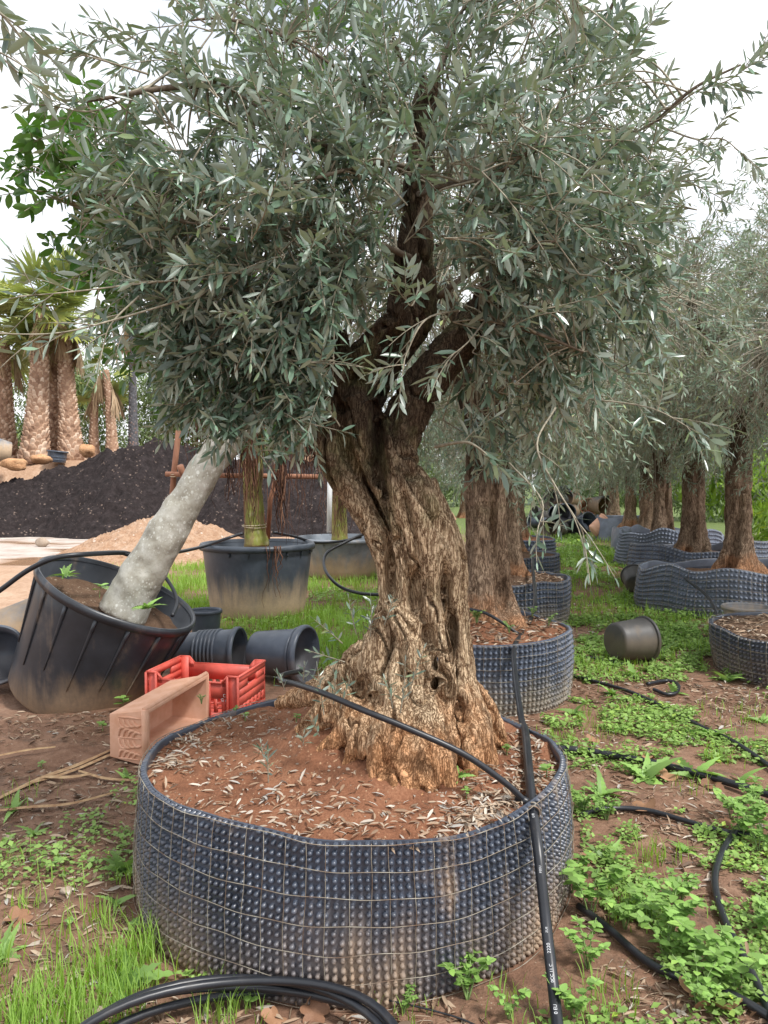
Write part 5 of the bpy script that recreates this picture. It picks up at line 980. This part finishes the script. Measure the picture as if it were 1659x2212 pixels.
# hoses at the left
hose("thick black hose arching over the tipped pot's rim", [at(-60, 1315, 5.3), at(0, 1275, 5.3), at(60, 1232, 5.3), at(120, 1205, 5.32), at(190, 1197, 5.45), at(265, 1194, 5.8), at(300, 1200, 6.2), at(380, 1193, 7.6), at(440, 1180, 8.6), at(490, 1163, 9.0), at(525, 1152, 9.1)], 0.0185, 10, 10)
hose("thin black hose curling out of the tipped pot", [at(265, 1195, 5.8), at(310, 1212, 5.95), at(350, 1240, 5.95), at(375, 1275, 5.8), at(382, 1305, 5.65), at(372, 1330, 5.5)], 0.014, 9, 8)
hose("black hose looping down between the two ficus pots", [at(830, 1140, 10.6), at(790, 1152, 10.4), at(745, 1172, 10.2), at(705, 1196, 10.0), at(702, 1230, 9.6), at(730, 1264, 9.2), at(775, 1281, 9.0), at(830, 1285, 9.0)], 0.02, 9, 8)
hose("black hose lying across the upright pot's rim", [at(590, 1150, 9.2), at(640, 1160, 9.5), at(680, 1172, 9.8), at(730, 1170, 10.2), at(780, 1160, 10.4)], 0.018, 8, 8)
hose("thin hose tied to the second container's trunk and pipe", [at(1120, 1370, 5.5), at(1085, 1345, 5.55), at(1050, 1325, 5.6), at(1015, 1316, 5.65)], 0.012, 8, 8)
hose("hose hanging off the bubbled ring to the frame edge container", [at(1480, 1250, 8.9), at(1530, 1290, 8.2), at(1555, 1340, 7.5), at(1580, 1362, 6.9), at(1620, 1370, 6.5), at(1700, 1385, 6.3)], 0.016, 8, 8)
# ------------------------------------------------------------------ grass, weeds, litter
T_BLADE = (np.array([[0, -0.5, 0], [0, 0.5, 0], [0.05, -0.42, 0.4], [0.05, 0.42, 0.4], [0.20, -0.28, 0.75], [0.20, 0.28, 0.75], [0.42, 0, 1.0]]), [np.array([[0, 1, 3, 2], [2, 3, 5, 4]]), np.array([[4, 5, 6]])])
def rot_z(a):
    c, s = np.cos(a), np.sin(a); R = np.zeros((len(a), 3, 3)); R[:, 0, 0] = c; R[:, 0, 1] = -s; R[:, 1, 0] = s; R[:, 1, 1] = c; R[:, 2, 2] = 1; return R
def inside_pot(x, y):
    m = np.zeros(len(x), bool)
    for cx, cy_, R in ((PC[0], PC[1], .87), (0.66, 5.85, .77), (1.39, 8.95, .77), (1.94, 11.85, .77), (2.62, 15.4, .8), (3.56, 6.45, .76), (-1.54, 9.25, .55), (-.72, 12.95, .58), (-1.2, 5.25, .3), (-1.1, 6.2, .28), (4.55, 9.65, 1.1), (4.7, 11.7, .95)): m |= (x - cx) ** 2 + (y - cy_) ** 2 < R * R
    return m
r = np.random.default_rng(200)
def grass_patch(xd, yd, rad, n, h, w=0.0045, ell=1.0):
    c = gnd(xd, yd); x = c[0] + r.normal(size=n) * rad * 0.55; y = c[1] + r.normal(size=n) * rad * 0.55 * ell; k = ~inside_pot(x, y); x, y = x[k], y[k]; n = len(x)
    keep = r.random(n) < 0.08 + 1.1 * np.clip(noise2(x, y, 6.0, 2, 99) + 0.35, 0, 1); x, y = x[keep], y[keep]; n = len(x); hh = h * r.uniform(0.45, 1.25, n)
    return np.stack([x, y, Hs(x, y) - 0.004], 1), hh, np.full(n, w) * r.uniform(0.7, 1.3, n) * (1 + np.maximum(0, y - 3) * 0.12)
patches = [(50, 2190, .30, 600, .115), (150, 2120, .20, 380, .11), (0, 2090, .18, 330, .13), (245, 2120, .13, 120, .11), (325, 2060, .08, 160, .13), (120, 2210, .2, 420, .11), (320, 2150, .16, 220, .10), (230, 1990, .12, 100, .09), (30, 1960, .2, 180, .09), (470, 2190, .12, 160, .09), (280, 1900, .06, 50, .08),
           (560, 1420, .6, 2600, .13), (650, 1420, .5, 2600, .14), (730, 1400, .5, 2200, .14), (760, 1350, .7, 2200, .13), (690, 1330, .7, 1800, .12), (420, 1260, 1.0, 3200, .14), (400, 1225, 1.1, 2400, .13), (440, 1310, .9, 2600, .13), (700, 1270, 1.0, 2600, .13), (780, 1240, 1.2, 2000, .13), (470, 1370, .5, 1200, .12), (800, 1300, .6, 1400, .13), (370, 1280, .8, 1600, .13), (620, 1350, .7, 1500, .10), (840, 1400, .4, 900, .12),
           (1240, 1210, 2.2, 4200, .13), (1290, 1260, 1.6, 3000, .12), (1260, 1320, 1.0, 1800, .11), (1330, 1200, 2.2, 2600, .12), (1240, 1165, 3.5, 3200, .16), (1270, 1440, .5, 900, .08), (1380, 1420, .35, 700, .10), (1340, 1560, .4, 700, .06), (1200, 1590, .15, 260, .06), (1420, 1860, .10, 110, .10), (1380, 1960, .16, 240, .07), (1560, 1640, .08, 60, .12), (1480, 1710, .08, 80, .11), (1640, 1560, .6, 300, .08), (1450, 1330, .8, 900, .11), (1550, 1420, .6, 500, .12), (1655, 1300, 1.5, 900, .2), (1370, 1300, 1.2, 1500, .11),
           (1300, 2170, .12, 90, .08), (1120, 2190, .12, 60, .07), (900, 2200, .10, 50, .07), (560, 2200, .08, 60, .07), (30, 1870, .1, 60, .09), (60, 1720, .12, 60, .08)]
Ps, Hh, Ww = map(np.concatenate, zip(*[grass_patch(*p) for p in patches])); n = len(Ps)
mb = MB(); instances(mb, *T_BLADE, Ps, rot_z(r.uniform(0, 6.28, n)), np.stack([Hh * r.uniform(0.3, 1.5, n), Ww, Hh], 1), np.clip(r.normal(size=n) * 0.22 + 0.45, 0, 0.97))
tag(mb.build("grass", M['grass_blade'], None), "bright green grass growing between pots and along the path", "grass", None, 'stuff')

# low leafy cover on the path side: many small round leaves
def cover(n, x0, x1, y0, y1, thr, size, seed, sc=1.6):
    rr = np.random.default_rng(seed); t = rr.random(n); y = y0 * (y1 / y0) ** t; x = x0 + (x1 - x0) * rr.random(n) + (y - y0) * 0.10; k = (noise2(x, y, sc, 3, seed) + 0.35 * noise2(x, y, sc * 5, 2, seed + 1) > thr) & ~inside_pot(x, y) & (np.abs(x / y) < 0.56); return x[k], y[k]
xs_, ys_ = [], []
for a in ((95000, 0.75, 3.6, 2.0, 9.0, 0.14, 1, 301), (46000, 1.6, 4.2, 6.0, 24.0, -0.05, 1, 302), (16000, -3.2, -0.3, 6.3, 14, 0.1, 1, 303), (9000, -2.2, -0.9, 2.0, 4.4, 0.62, 1, 304), (3000, -0.9, 1.0, 2.0, 2.4, 0.25, 1, 305), (26000, 2.6, 5.0, 3.0, 12.0, 0.15, 1, 306)):
    x, y = cover(*a); xs_.append(x); ys_.append(y)
x, y = np.concatenate(xs_), np.concatenate(ys_); n = len(x)
sz = (0.012 + 0.016 * r.random(n) ** 2) * (1 + np.maximum(0, y - 3) * 0.13); hgt = 0.006 + 0.05 * r.random(n) ** 1.6 * (0.5 + np.clip(noise2(x, y, 2.0, 2, 77) + 0.4, 0, 1.2))
T_ROUND = leaf_tpl(0.72, -0.10, 0.10, ((0.5, 1.0),)); d = np.stack([r.normal(size=n), r.normal(size=n), r.normal(size=n) * 0.25 + 0.12], 1)
mb = MB(); instances(mb, *T_ROUND, np.stack([x, y, Hs(x, y) + hgt], 1), frames(d, r.normal(size=n) * 0.3), sz * 1.35, np.clip(r.normal(size=n) * 0.2 + 0.42 + 0.25 * noise2(x, y, 1.2, 2, 55), 0, 0.96))
tag(mb.build("ground_cover_leaves", M['cover_leaf'], None), "low green weeds covering the path beside the containers", "ground cover", None, 'stuff')

# dry litter: fallen olive leaves and straw
def lie(x, y, z, n, rr, tilt=0.18): d = np.stack([rr.normal(size=n), rr.normal(size=n), rr.normal(size=n) * tilt], 1); return np.stack([x, y, z], 1), frames(d, rr.normal(size=n) * 0.5)
T_DRY = leaf_tpl(0.20, -0.10, 0.30)
px, py = [], []
for (xd, yd, sp, n) in [(380, 1590, .08, 150), (370, 1640, .06, 120), (420, 1560, .12, 80), (470, 1680, .12, 60), (450, 1540, .1, 40), (560, 1720, .10, 70), (620, 1760, .12, 60), (690, 1750, .10, 40), (1040, 1760, .07, 240), (1090, 1730, .08, 240), (1000, 1790, .06, 140), (960, 1800, .06, 70), (1120, 1690, .07, 110), (1170, 1640, .12, 220), (1190, 1690, .08, 170), (1140, 1600, .14, 160), (880, 1770, .07, 40), (800, 1790, .1, 45), (520, 1620, .2, 50), (650, 1660, .2, 30), (760, 1760, .14, 40), (560, 1540, .18, 60), (720, 1800, .1, 40)]:
    c = gnd(xd, yd, 0.49); px.append(c[0] + r.normal(size=n) * sp); py.append(c[1] + r.normal(size=n) * sp)
x, y = np.concatenate(px), np.concatenate(py); k = (x - PC[0]) ** 2 + (y - PC[1]) ** 2 < 0.815 ** 2; x, y = x[k], y[k]; n = len(x)
P_, R_ = lie(x, y, soil_main(x, y) + 0.004 + 0.008 * r.random(n), n, r); mb = MB(); instances(mb, *T_DRY, P_, R_, np.stack([s_ := r.uniform(0.026, 0.056, n), s_, s_], 1), np.clip(0.62 + r.normal(size=n) * 0.26, 0, 1))
tag(mb.build("dry_leaf_litter", M['litter'], None), "dry fallen olive leaves on the soil of the nearest container", "leaf litter", None, 'stuff')
xs_, ys_ = [], []
for (n, x0, x1, y0, y1) in ((17000, 0.7, 3.6, 2.0, 9.5), (5200, -2.6, -0.85, 2.1, 5.2), (900, -0.9, 1.0, 2.05, 2.35), (2600, 2.4, 3.6, 5, 10)):
    t = r.random(n); yy = y0 * (y1 / y0) ** t; xx = r.uniform(x0, x1, n); k = (noise2(xx, yy, 2.1, 3, 41) > -0.25) & ~inside_pot(xx, yy); xs_.append(xx[k]); ys_.append(yy[k])
x, y = np.concatenate(xs_), np.concatenate(ys_); n = len(x); P_, R_ = lie(x, y, Hs(x, y) + 0.004 + 0.006 * r.random(n), n, r, 0.12)
ln = r.uniform(0.02, 0.075, n) * (1 + np.maximum(0, y - 4) * 0.08); wd = ln * np.where(r.random(n) < 0.45, 0.25, r.uniform(0.7, 1.3, n)); mb = MB(); instances(mb, *T_DRY, P_, R_, np.stack([ln, wd, ln], 1), np.clip(0.45 + r.normal(size=n) * 0.27, 0, 1))
tag(mb.build("path_litter", M['litter'], None), "brown straw and dead leaf bits strewn on the bare soil", "litter", None, 'stuff')
for (cx, cy_, R_c, zc, nn, lab) in ((0.66, 5.85, .72, .47, 900, "dry leaves on the second container's soil"), (1.39, 8.95, .72, .46, 500, "dry leaves on the third container's soil"), (3.60, 6.35, .74, .345, 1000, "straw coloured litter on the frame edge container's soil")):
    an, ra = r.uniform(0, 6.28, nn), R_c * np.sqrt(r.random(nn)); x, y = cx + ra * np.cos(an), cy_ + ra * np.sin(an); P_, R_ = lie(x, y, zc + 0.075 * np.exp(-ra ** 2 / 0.16) + 0.02 * r.random(nn), nn, r, 0.2); mb = MB(); instances(mb, *T_DRY, P_, R_, np.stack([s_ := r.uniform(0.04, 0.10, nn), s_, s_], 1), np.clip(0.45 + r.normal(size=nn) * 0.26, 0, 1)); tag(mb.build("dry_leaf_litter", M['litter'], None), lab, "leaf litter", None, 'stuff')
x = r.uniform(-0.83, 0.7, 900) ; y = r.uniform(2.4, 3.9, 900); k = (x - PC[0]) ** 2 + (y - PC[1]) ** 2 < 0.79 ** 2; x, y = x[k], y[k]
T_PEB = (np.array([[1, 0, 0], [0, 1, 0], [-1, 0, 0], [0, -1, 0], [0.3, 0.2, 0.7], [-0.2, -0.2, 0.6]]), [np.array([[0, 1, 4], [1, 2, 4], [2, 5, 4], [2, 3, 5], [3, 0, 5], [0, 4, 5]])])
mb = MB(); x2, y2 = r.uniform(-2.2, -0.95, 500), r.uniform(2.2, 5, 500); X_ = np.concatenate([x, x2]); Y_ = np.concatenate([y, y2]); Z_ = np.concatenate([soil_main(x, y), Hs(x2, y2)]); n = len(X_)
instances(mb, *T_PEB, np.stack([X_, Y_, Z_], 1), rot_z(r.uniform(0, 6.28, n)), 0.0025 + 0.009 * r.random(n) ** 4, r.random(n)); tag(mb.build("gravel", M['stone'], None), "small pebbles on the bare soil", "gravel", None, 'stuff')

# ---- single weeds with their leaves
def serrate(w, teeth, sag=-0.12, fold=0.12, shape=1.0, amp=0.10):
    t = np.linspace(0, 1, teeth * 2 + 1)[1:-1]; half = w / 2 * np.sin(pi * t ** (0.72 * shape)) ** 0.8; half = half * (1 + amp * np.where(np.arange(len(t)) % 2 == 0, -1, 1)); V = [[0, 0, 0]]
    for a, b in zip(t, half): V += [[a, -b, fold * b + sag * a * a], [a, 0, sag * a * a], [a, b, fold * b + sag * a * a]]
    V.append([1, 0, sag]); Q, n_ = [], len(t)
    for i in range(n_ - 1): b = 1 + 3 * i; Q += [[b, b + 3, b + 4, b + 1], [b + 1, b + 4, b + 5, b + 2]]
    b = 1 + 3 * (n_ - 1); e = len(V) - 1; m_ = MB(); m_.add(np.array(V, float), [np.array([[0, 1, 2], [0, 2, 3], [b, e, b + 1], [b + 1, e, b + 2]]), np.array(Q)]); me = m_.mesh("leaf", None, True); me.materials.append(M['weed_leaf']); return me
L_NETTLE, L_ROUND, L_LONG, L_LOBED = serrate(0.66, 6), serrate(0.8, 3, -0.06, 0.1, 1.0, 0.0), serrate(0.27, 6, -0.55, 0.2, 0.62, 0.10), serrate(0.36, 6, -0.50, 0.2, 0.66, 0.30)
def weed(kind, label, p, size, seed, group="weeds", z=None):
    rr = np.random.default_rng(seed); p = np.array(p, float); o = thing(kind, label, "weed", p, group)
    if kind in ("nettle_plant", "seedling_plant"):
        ns = (4 if size < 0.14 else 7) if kind == "nettle_plant" else 1
        for s in range(ns):
            az = rr.uniform(0, 6.28); ln = size * rr.uniform(0.6, 1.0); tip = np.array([cos(az) * 0.55, sin(az) * 0.55, 0.85]) * ln * (np.array([1, 1, 1]) if ns > 1 else np.array([0.2, 0.2, 1.1])); P_ = spline([p - [0, 0, 0.01], p + tip * [0.35, 0.35, 0.6], p + tip], 4); m_ = MB(); tube(m_, P_, np.linspace(0.0028, 0.0014, len(P_)), 4); m_.build("stem", M['green_stem'], o, True)
            k = 6 if ns > 1 else 3
            for j in range(k):
                q_ = P_[int((0.3 + 0.7 * (j + 1) / k) * (len(P_) - 1))]; a0 = j * 1.571 + az
                for sg in (0, pi):
                    a = a0 + sg + rr.normal() * 0.2; d = np.array([cos(a), sin(a), rr.uniform(-0.1, 0.35)]); link("leaf", L_NETTLE if kind == "nettle_plant" else L_ROUND, o, q_ - p, frames(d[None], rr.normal(size=1) * 0.2)[0], ln * rr.uniform(0.14, 0.24) if ns > 1 else ln * rr.uniform(.45, .65))
    else:
        nl = int(rr.integers(6, 12)); me0 = L_LOBED if kind == "lobed_rosette" else L_LONG
        for j in range(nl):
            a = j * 2.4 + rr.normal() * 0.3; el = rr.uniform(0.25, 1.15); d = np.array([cos(a) * cos(el), sin(a) * cos(el), sin(el)]); link("leaf", me0 if rr.random() < 0.6 else L_LOBED, o, (0, 0, 0), frames(d[None], rr.normal(size=1) * 0.5)[0], size * rr.uniform(0.4, 0.9))
    return o
k_ = 0
where = lambda x_, y_: np.array([*(g_ := gnd(x_, y_))[:2], hz(g_[0], g_[1])])
W = [("nettle_plant", (1275, 1985), .26, "nettle leaning out from the near container's right foot"), ("nettle_plant", (1235, 1930), .20, "nettle pressed against the near container's right side"), ("nettle_plant", (1400, 1990), .2, "leafy nettle in the middle of the nettle patch"), ("nettle_plant", (1350, 2010), .17, "nettle right beside the hose under the patch"), ("nettle_plant", (1450, 2020), .22, "tall nettle in the patch right of the hose"), ("nettle_plant", (1500, 2060), .20, "nettle at the lower end of the patch"), ("nettle_plant", (1440, 2080), .18, "nettle just above the lower ground hose"), ("nettle_plant", (1540, 2110), .22, "bushy nettle near the lower right corner"), ("nettle_plant", (1590, 2150), .2, "nettle between the two hoses in the corner"),
     ("nettle_plant", (1470, 1950), .16, "nettle at the upper edge of the patch"), ("nettle_plant", (1600, 1810), .26, "large nettle at the right frame edge by the hose"), ("nettle_plant", (1640, 1840), .24, "nettle cut by the right frame edge"), ("nettle_plant", (1580, 1770), .18, "nettle behind the large one at the right edge"), ("nettle_plant", (1625, 1750), .2, "upper nettle of the right edge clump"), ("nettle_plant", (1260, 1755), .18, "broad nettle above the curved hose end"), ("nettle_plant", (1310, 1770), .14, "low nettle on top of the curved hose end"), ("nettle_plant", (1270, 2100), .16, "lone nettle on bare soil right of the pipe"), ("nettle_plant", (1510, 2190), .16, "nettle at the bottom frame edge in the right corner"), ("nettle_plant", (1640, 2010), .16, "nettle right of the long hose near the edge"),
     ("nettle_plant", (1010, 2160), .15, "round leaved weed at the near container's foot"), ("nettle_plant", (1240, 2205), .18, "weed at the bottom edge right of the pipe"), ("nettle_plant", (1100, 2205), .12, "weed at the bottom edge left of the pipe"), ("nettle_plant", (800, 2150), .09, "small weed against the container's muddy foot"), ("nettle_plant", (870, 2185), .10, "small weed beside the thin drip line"),
     ("rosette_plant", (1395, 1680), .26, "tall long leaved rosette in front of the thick pipe"), ("rosette_plant", (1300, 1720), .20, "rosette left of the thick pipe's bend"), ("rosette_plant", (1500, 1680), .22, "rosette growing over the thick pipe"), ("rosette_plant", (1240, 1625), .19, "rosette growing over the pipe stub"), ("rosette_plant", (1170, 1600), .13, "rosette at the back rim of the near container"), ("rosette_plant", (1240, 1540), .2, "rosette at the second container's right foot"), ("lobed_rosette", (1320, 1500), .2, "lobed rosette behind the slanting hose"), ("rosette_plant", (1370, 1460), .18, "rosette in front of the lying bucket"), ("rosette_plant", (1330, 1440), .16, "rosette left of the lying bucket"), ("rosette_plant", (1540, 1590), .22, "rosette far right of the slanting hose"), ("rosette_plant", (1600, 1690), .18, "rosette near the right edge beyond the thick pipe"), ("rosette_plant", (1430, 1410), .2, "rosette right of the lying bucket"), ("lobed_rosette", (1500, 1370), .22, "lobed rosette before the wide bubbled ring"), ("lobed_rosette", (1560, 1385), .26, "lobed rosette by the frame edge container"), ("rosette_plant", (1570, 1470), .26, "rosette at the frame edge container's foot"), ("rosette_plant", (1325, 1580), .14, "small rosette midway on the path"), ("rosette_plant", (1460, 1500), .16, "rosette beside the hooked hose piece"), ("rosette_plant", (1310, 1865), .15, "grassy rosette below the curved hose"), ("rosette_plant", (1480, 1840), .14, "small rosette left of the long hose"), ("rosette_plant", (1650, 1560), .2, "rosette at the right edge below the frame edge container"), ("lobed_rosette", (1280, 1400), .18, "lobed rosette behind the short hose"),
     ("lobed_rosette", (270, 2130), .17, "pale lobed rosette in the grass left of the container"), ("rosette_plant", (30, 1750), .16, "broad leaved rosette at the left frame edge"), ("rosette_plant", (75, 1800), .13, "rosette beside the one at the left edge"), ("rosette_plant", (272, 1680), .10, "small rosette before the terracotta trough"), ("rosette_plant", (265, 1880), .13, "tall rosette against the container's left side"), ("rosette_plant", (250, 1950), .10, "small rosette left of the container's foot"), ("seedling_plant", (265, 1540), .18, "seedling with four bright leaves by the tipped pot"), ("seedling_plant", (222, 1585), .08, "tiny seedling before the tipped pot"), ("rosette_plant", (10, 2060), .15, "wide leaved rosette in the lower left corner"), ("seedling_plant", (150, 2000), .06, "tiny clover on the bare soil left"), ("seedling_plant", (90, 1660), .07, "clover among the palm strips left"), ("seedling_plant", (200, 1870), .06, "tiny weed in the middle of bare soil"), ("seedling_plant", (290, 2010), .07, "small weed beside grass at the container's left foot"), ("seedling_plant", (120, 1880), .06, "small two leaved weed by the pebbles"), ("seedling_plant", (540, 2170), .08, "round leaved seedling inside the hose coil")]
for kind, (x_, y_), s_, lab in W: k_ += 1; weed(kind, lab, where(x_, y_), s_, 500 + k_, "single weeds on the ground")
def on_soil(x_, y_): g_ = gnd(x_, y_, 0.49); return np.array([g_[0], g_[1], zs(g_[0], g_[1])])
for kind, (x_, y_), s_, lab in [("rosette_plant", (985, 1700), .085, "bright green rosette in front of the trunk foot"), ("seedling_plant", (1008, 1730), .05, "four leaved seedling below the bright rosette"), ("nettle_plant", (435, 1508), .06, "clover patch at the container's back left rim"), ("nettle_plant", (505, 1530), .05, "pale weed behind the left soil slope"), ("seedling_plant", (530, 1540), .06, "small weed left of the burl root"), ("seedling_plant", (1095, 1640), .05, "small seedling right of the trunk root"), ("seedling_plant", (915, 1650), .05, "tiny clover on the root under the thin hose"), ("seedling_plant", (1180, 1680), .06, "yellow green seedling beside the thick pipe"), ("seedling_plant", (640, 1600), .05, "tiny seedling on the left soil slope")]:
    k_ += 1; weed(kind, lab, on_soil(x_, y_), s_, 700 + k_, "single weeds in the container soil")
for (x_, y_, Y_, s_, lab) in [(140, 1245, 5.5, .2, "weed sprig hanging at the tipped pot's high rim"), (215, 1290, 5.5, .14, "leafy weed inside the tipped pot"), (315, 1315, 5.35, .2, "long leaved weed at the leaning trunk's foot"), (255, 1280, 5.7, .2, "thin weed stem inside the tipped pot")]:
    k_ += 1; pz = at(x_, y_, Y_); weed("rosette_plant" if s_ == .2 else "seedling_plant", lab, pz, s_ * 0.8, 800 + k_, "weeds in the tipped pot")
for (x_, y_, z_, s_, lab) in [(1030, 1345, .55, .14, "green weed on the second container's soil by the trunk"), (1100, 1365, .52, .10, "small weeds along the second container's rim"), (1185, 1350, .52, .12, "weed near the second container's right rim"), (1150, 1330, .52, .1, "weed behind the thick pipe on the second container")]:
    k_ += 1; gq = gnd(x_, y_, z_); weed("nettle_plant", lab, gq, s_, 900 + k_, "weeds on the second container")
# ---- big dead leaves, palm strips, stones
def plane_leaf():
    th = np.linspace(0, 2 * pi, 31)[:-1]; R_ = 0.32 + 0.2 * np.abs(np.cos(2.5 * th)) ** 0.8; V = np.stack([R_ * np.cos(th), R_ * np.sin(th), 0.10 * np.sin(3 * th) + 0.12 * R_], 1); V = np.vstack([V, [0, 0, 0]]); j = np.arange(30); m_ = MB(); m_.add(V, np.stack([np.full(30, 30), j, (j + 1) % 30], 1)); me = m_.mesh("dead_leaf"); me.materials.append(M['brown_leaf']); return me
PLF = plane_leaf()
for k, (x_, y_, s_, lab) in enumerate([(1390, 1750, .15, "curled brown dead leaf lying over the thin hose"), (1575, 1790, .12, "rusty dead leaf at the right edge nettle"), (1395, 1640, .10, "dead leaf behind the thick pipe"), (1440, 1680, .13, "brown dead leaf tucked under the thick pipe"), (1550, 2190, .15, "brown curled leaf at the lower right corner"), (1510, 2150, .12, "dead leaf beside the lower ground hose"), (1325, 1900, .09, "orange dead leaf right of the container"), (1540, 1700, .12, "dead leaf beside the thick pipe near the edge"), (1280, 1600, .09, "dead leaf by the pipe stub"), (680, 2195, .09, "brown leaf inside the hose coil"), (40, 1985, .10, "pale brown leaf on the soil at the left"), (590, 2205, .08, "brown leaf at the front of the hose coil"), (1270, 1860, .07, "tan leaf scrap beside the container's right side"), (1430, 1560, .08, "tan leaf near the slanting hose")]):
    p = where(x_, y_); rr = np.random.default_rng(k); d = np.array([rr.normal(), rr.normal(), 0.1]); o = link("dead_leaf", PLF, None, p + [0, 0, 0.012], frames(d[None], rr.normal(size=1) * 0.35)[0], s_); tag(o, lab, "leaf", "big dead leaves on the ground")
for k, (pts, w_, lab) in enumerate([([(-40, 1745), (80, 1690), (170, 1655), (245, 1625)], .022, "long dry palm strip pointing at the trough"), ([(60, 1700), (150, 1675), (230, 1640), (262, 1630)], .016, "second dry palm strip under the first"), ([(170, 1675), (230, 1685), (300, 1690)], .012, "pale straw strip running to the container"), ([(-20, 1760), (60, 1750), (150, 1742), (250, 1720)], .012, "brown dry strip across the bare soil"), ([(90, 1690), (150, 1690), (195, 1682)], .02, "broad short palm strip left of the container"), ([(-20, 1660), (60, 1640), (120, 1632)], .010, "thin dry strip near the tipped pot")]):
    P_ = spline([where(*p) + [0, 0, 0.012 + 0.004 * k] for p in pts], 6); T_ = unit(np.gradient(P_, axis=0)); S_ = unit(np.cross(T_, [0, 0, 1])); ww = w_ * np.sin(pi * np.linspace(0.12, 0.9, len(P_)))[:, None]; m_ = MB(); V = np.concatenate([P_ - S_ * ww, P_ + [0, 0, 0.008], P_ + S_ * ww], 0); n = len(P_); i = np.arange(n - 1); m_.add(V, np.vstack([np.stack([i, i + 1, n + i + 1, n + i], 1), np.stack([n + i, n + i + 1, 2 * n + i + 1, 2 * n + i], 1)])); tag(m_.build("palm_strip", M['straw'], None, True, origin=P_[0]), lab, "palm strip", "dry palm strips")
for k, (x_, y_, s_, lab) in enumerate([(172, 1692 + 115, .016, "small pale stone on the bare soil"), (143, 1925, .02, "tan pebble left of the container"), (200, 1858, .017, "flat pebble among litter left"), (215, 2255 - 70, .02, "stone near the bottom left grass"), (20, 1815, .018, "brown stone at the left frame edge")]):
    p = where(x_, y_); rock("pebble", lab, "stone", p + [0, 0, s_ * 0.4], (s_ * 1.3, s_, s_ * 0.7), M['stone'], 60 + k, "pebbles on the bare soil", 7)
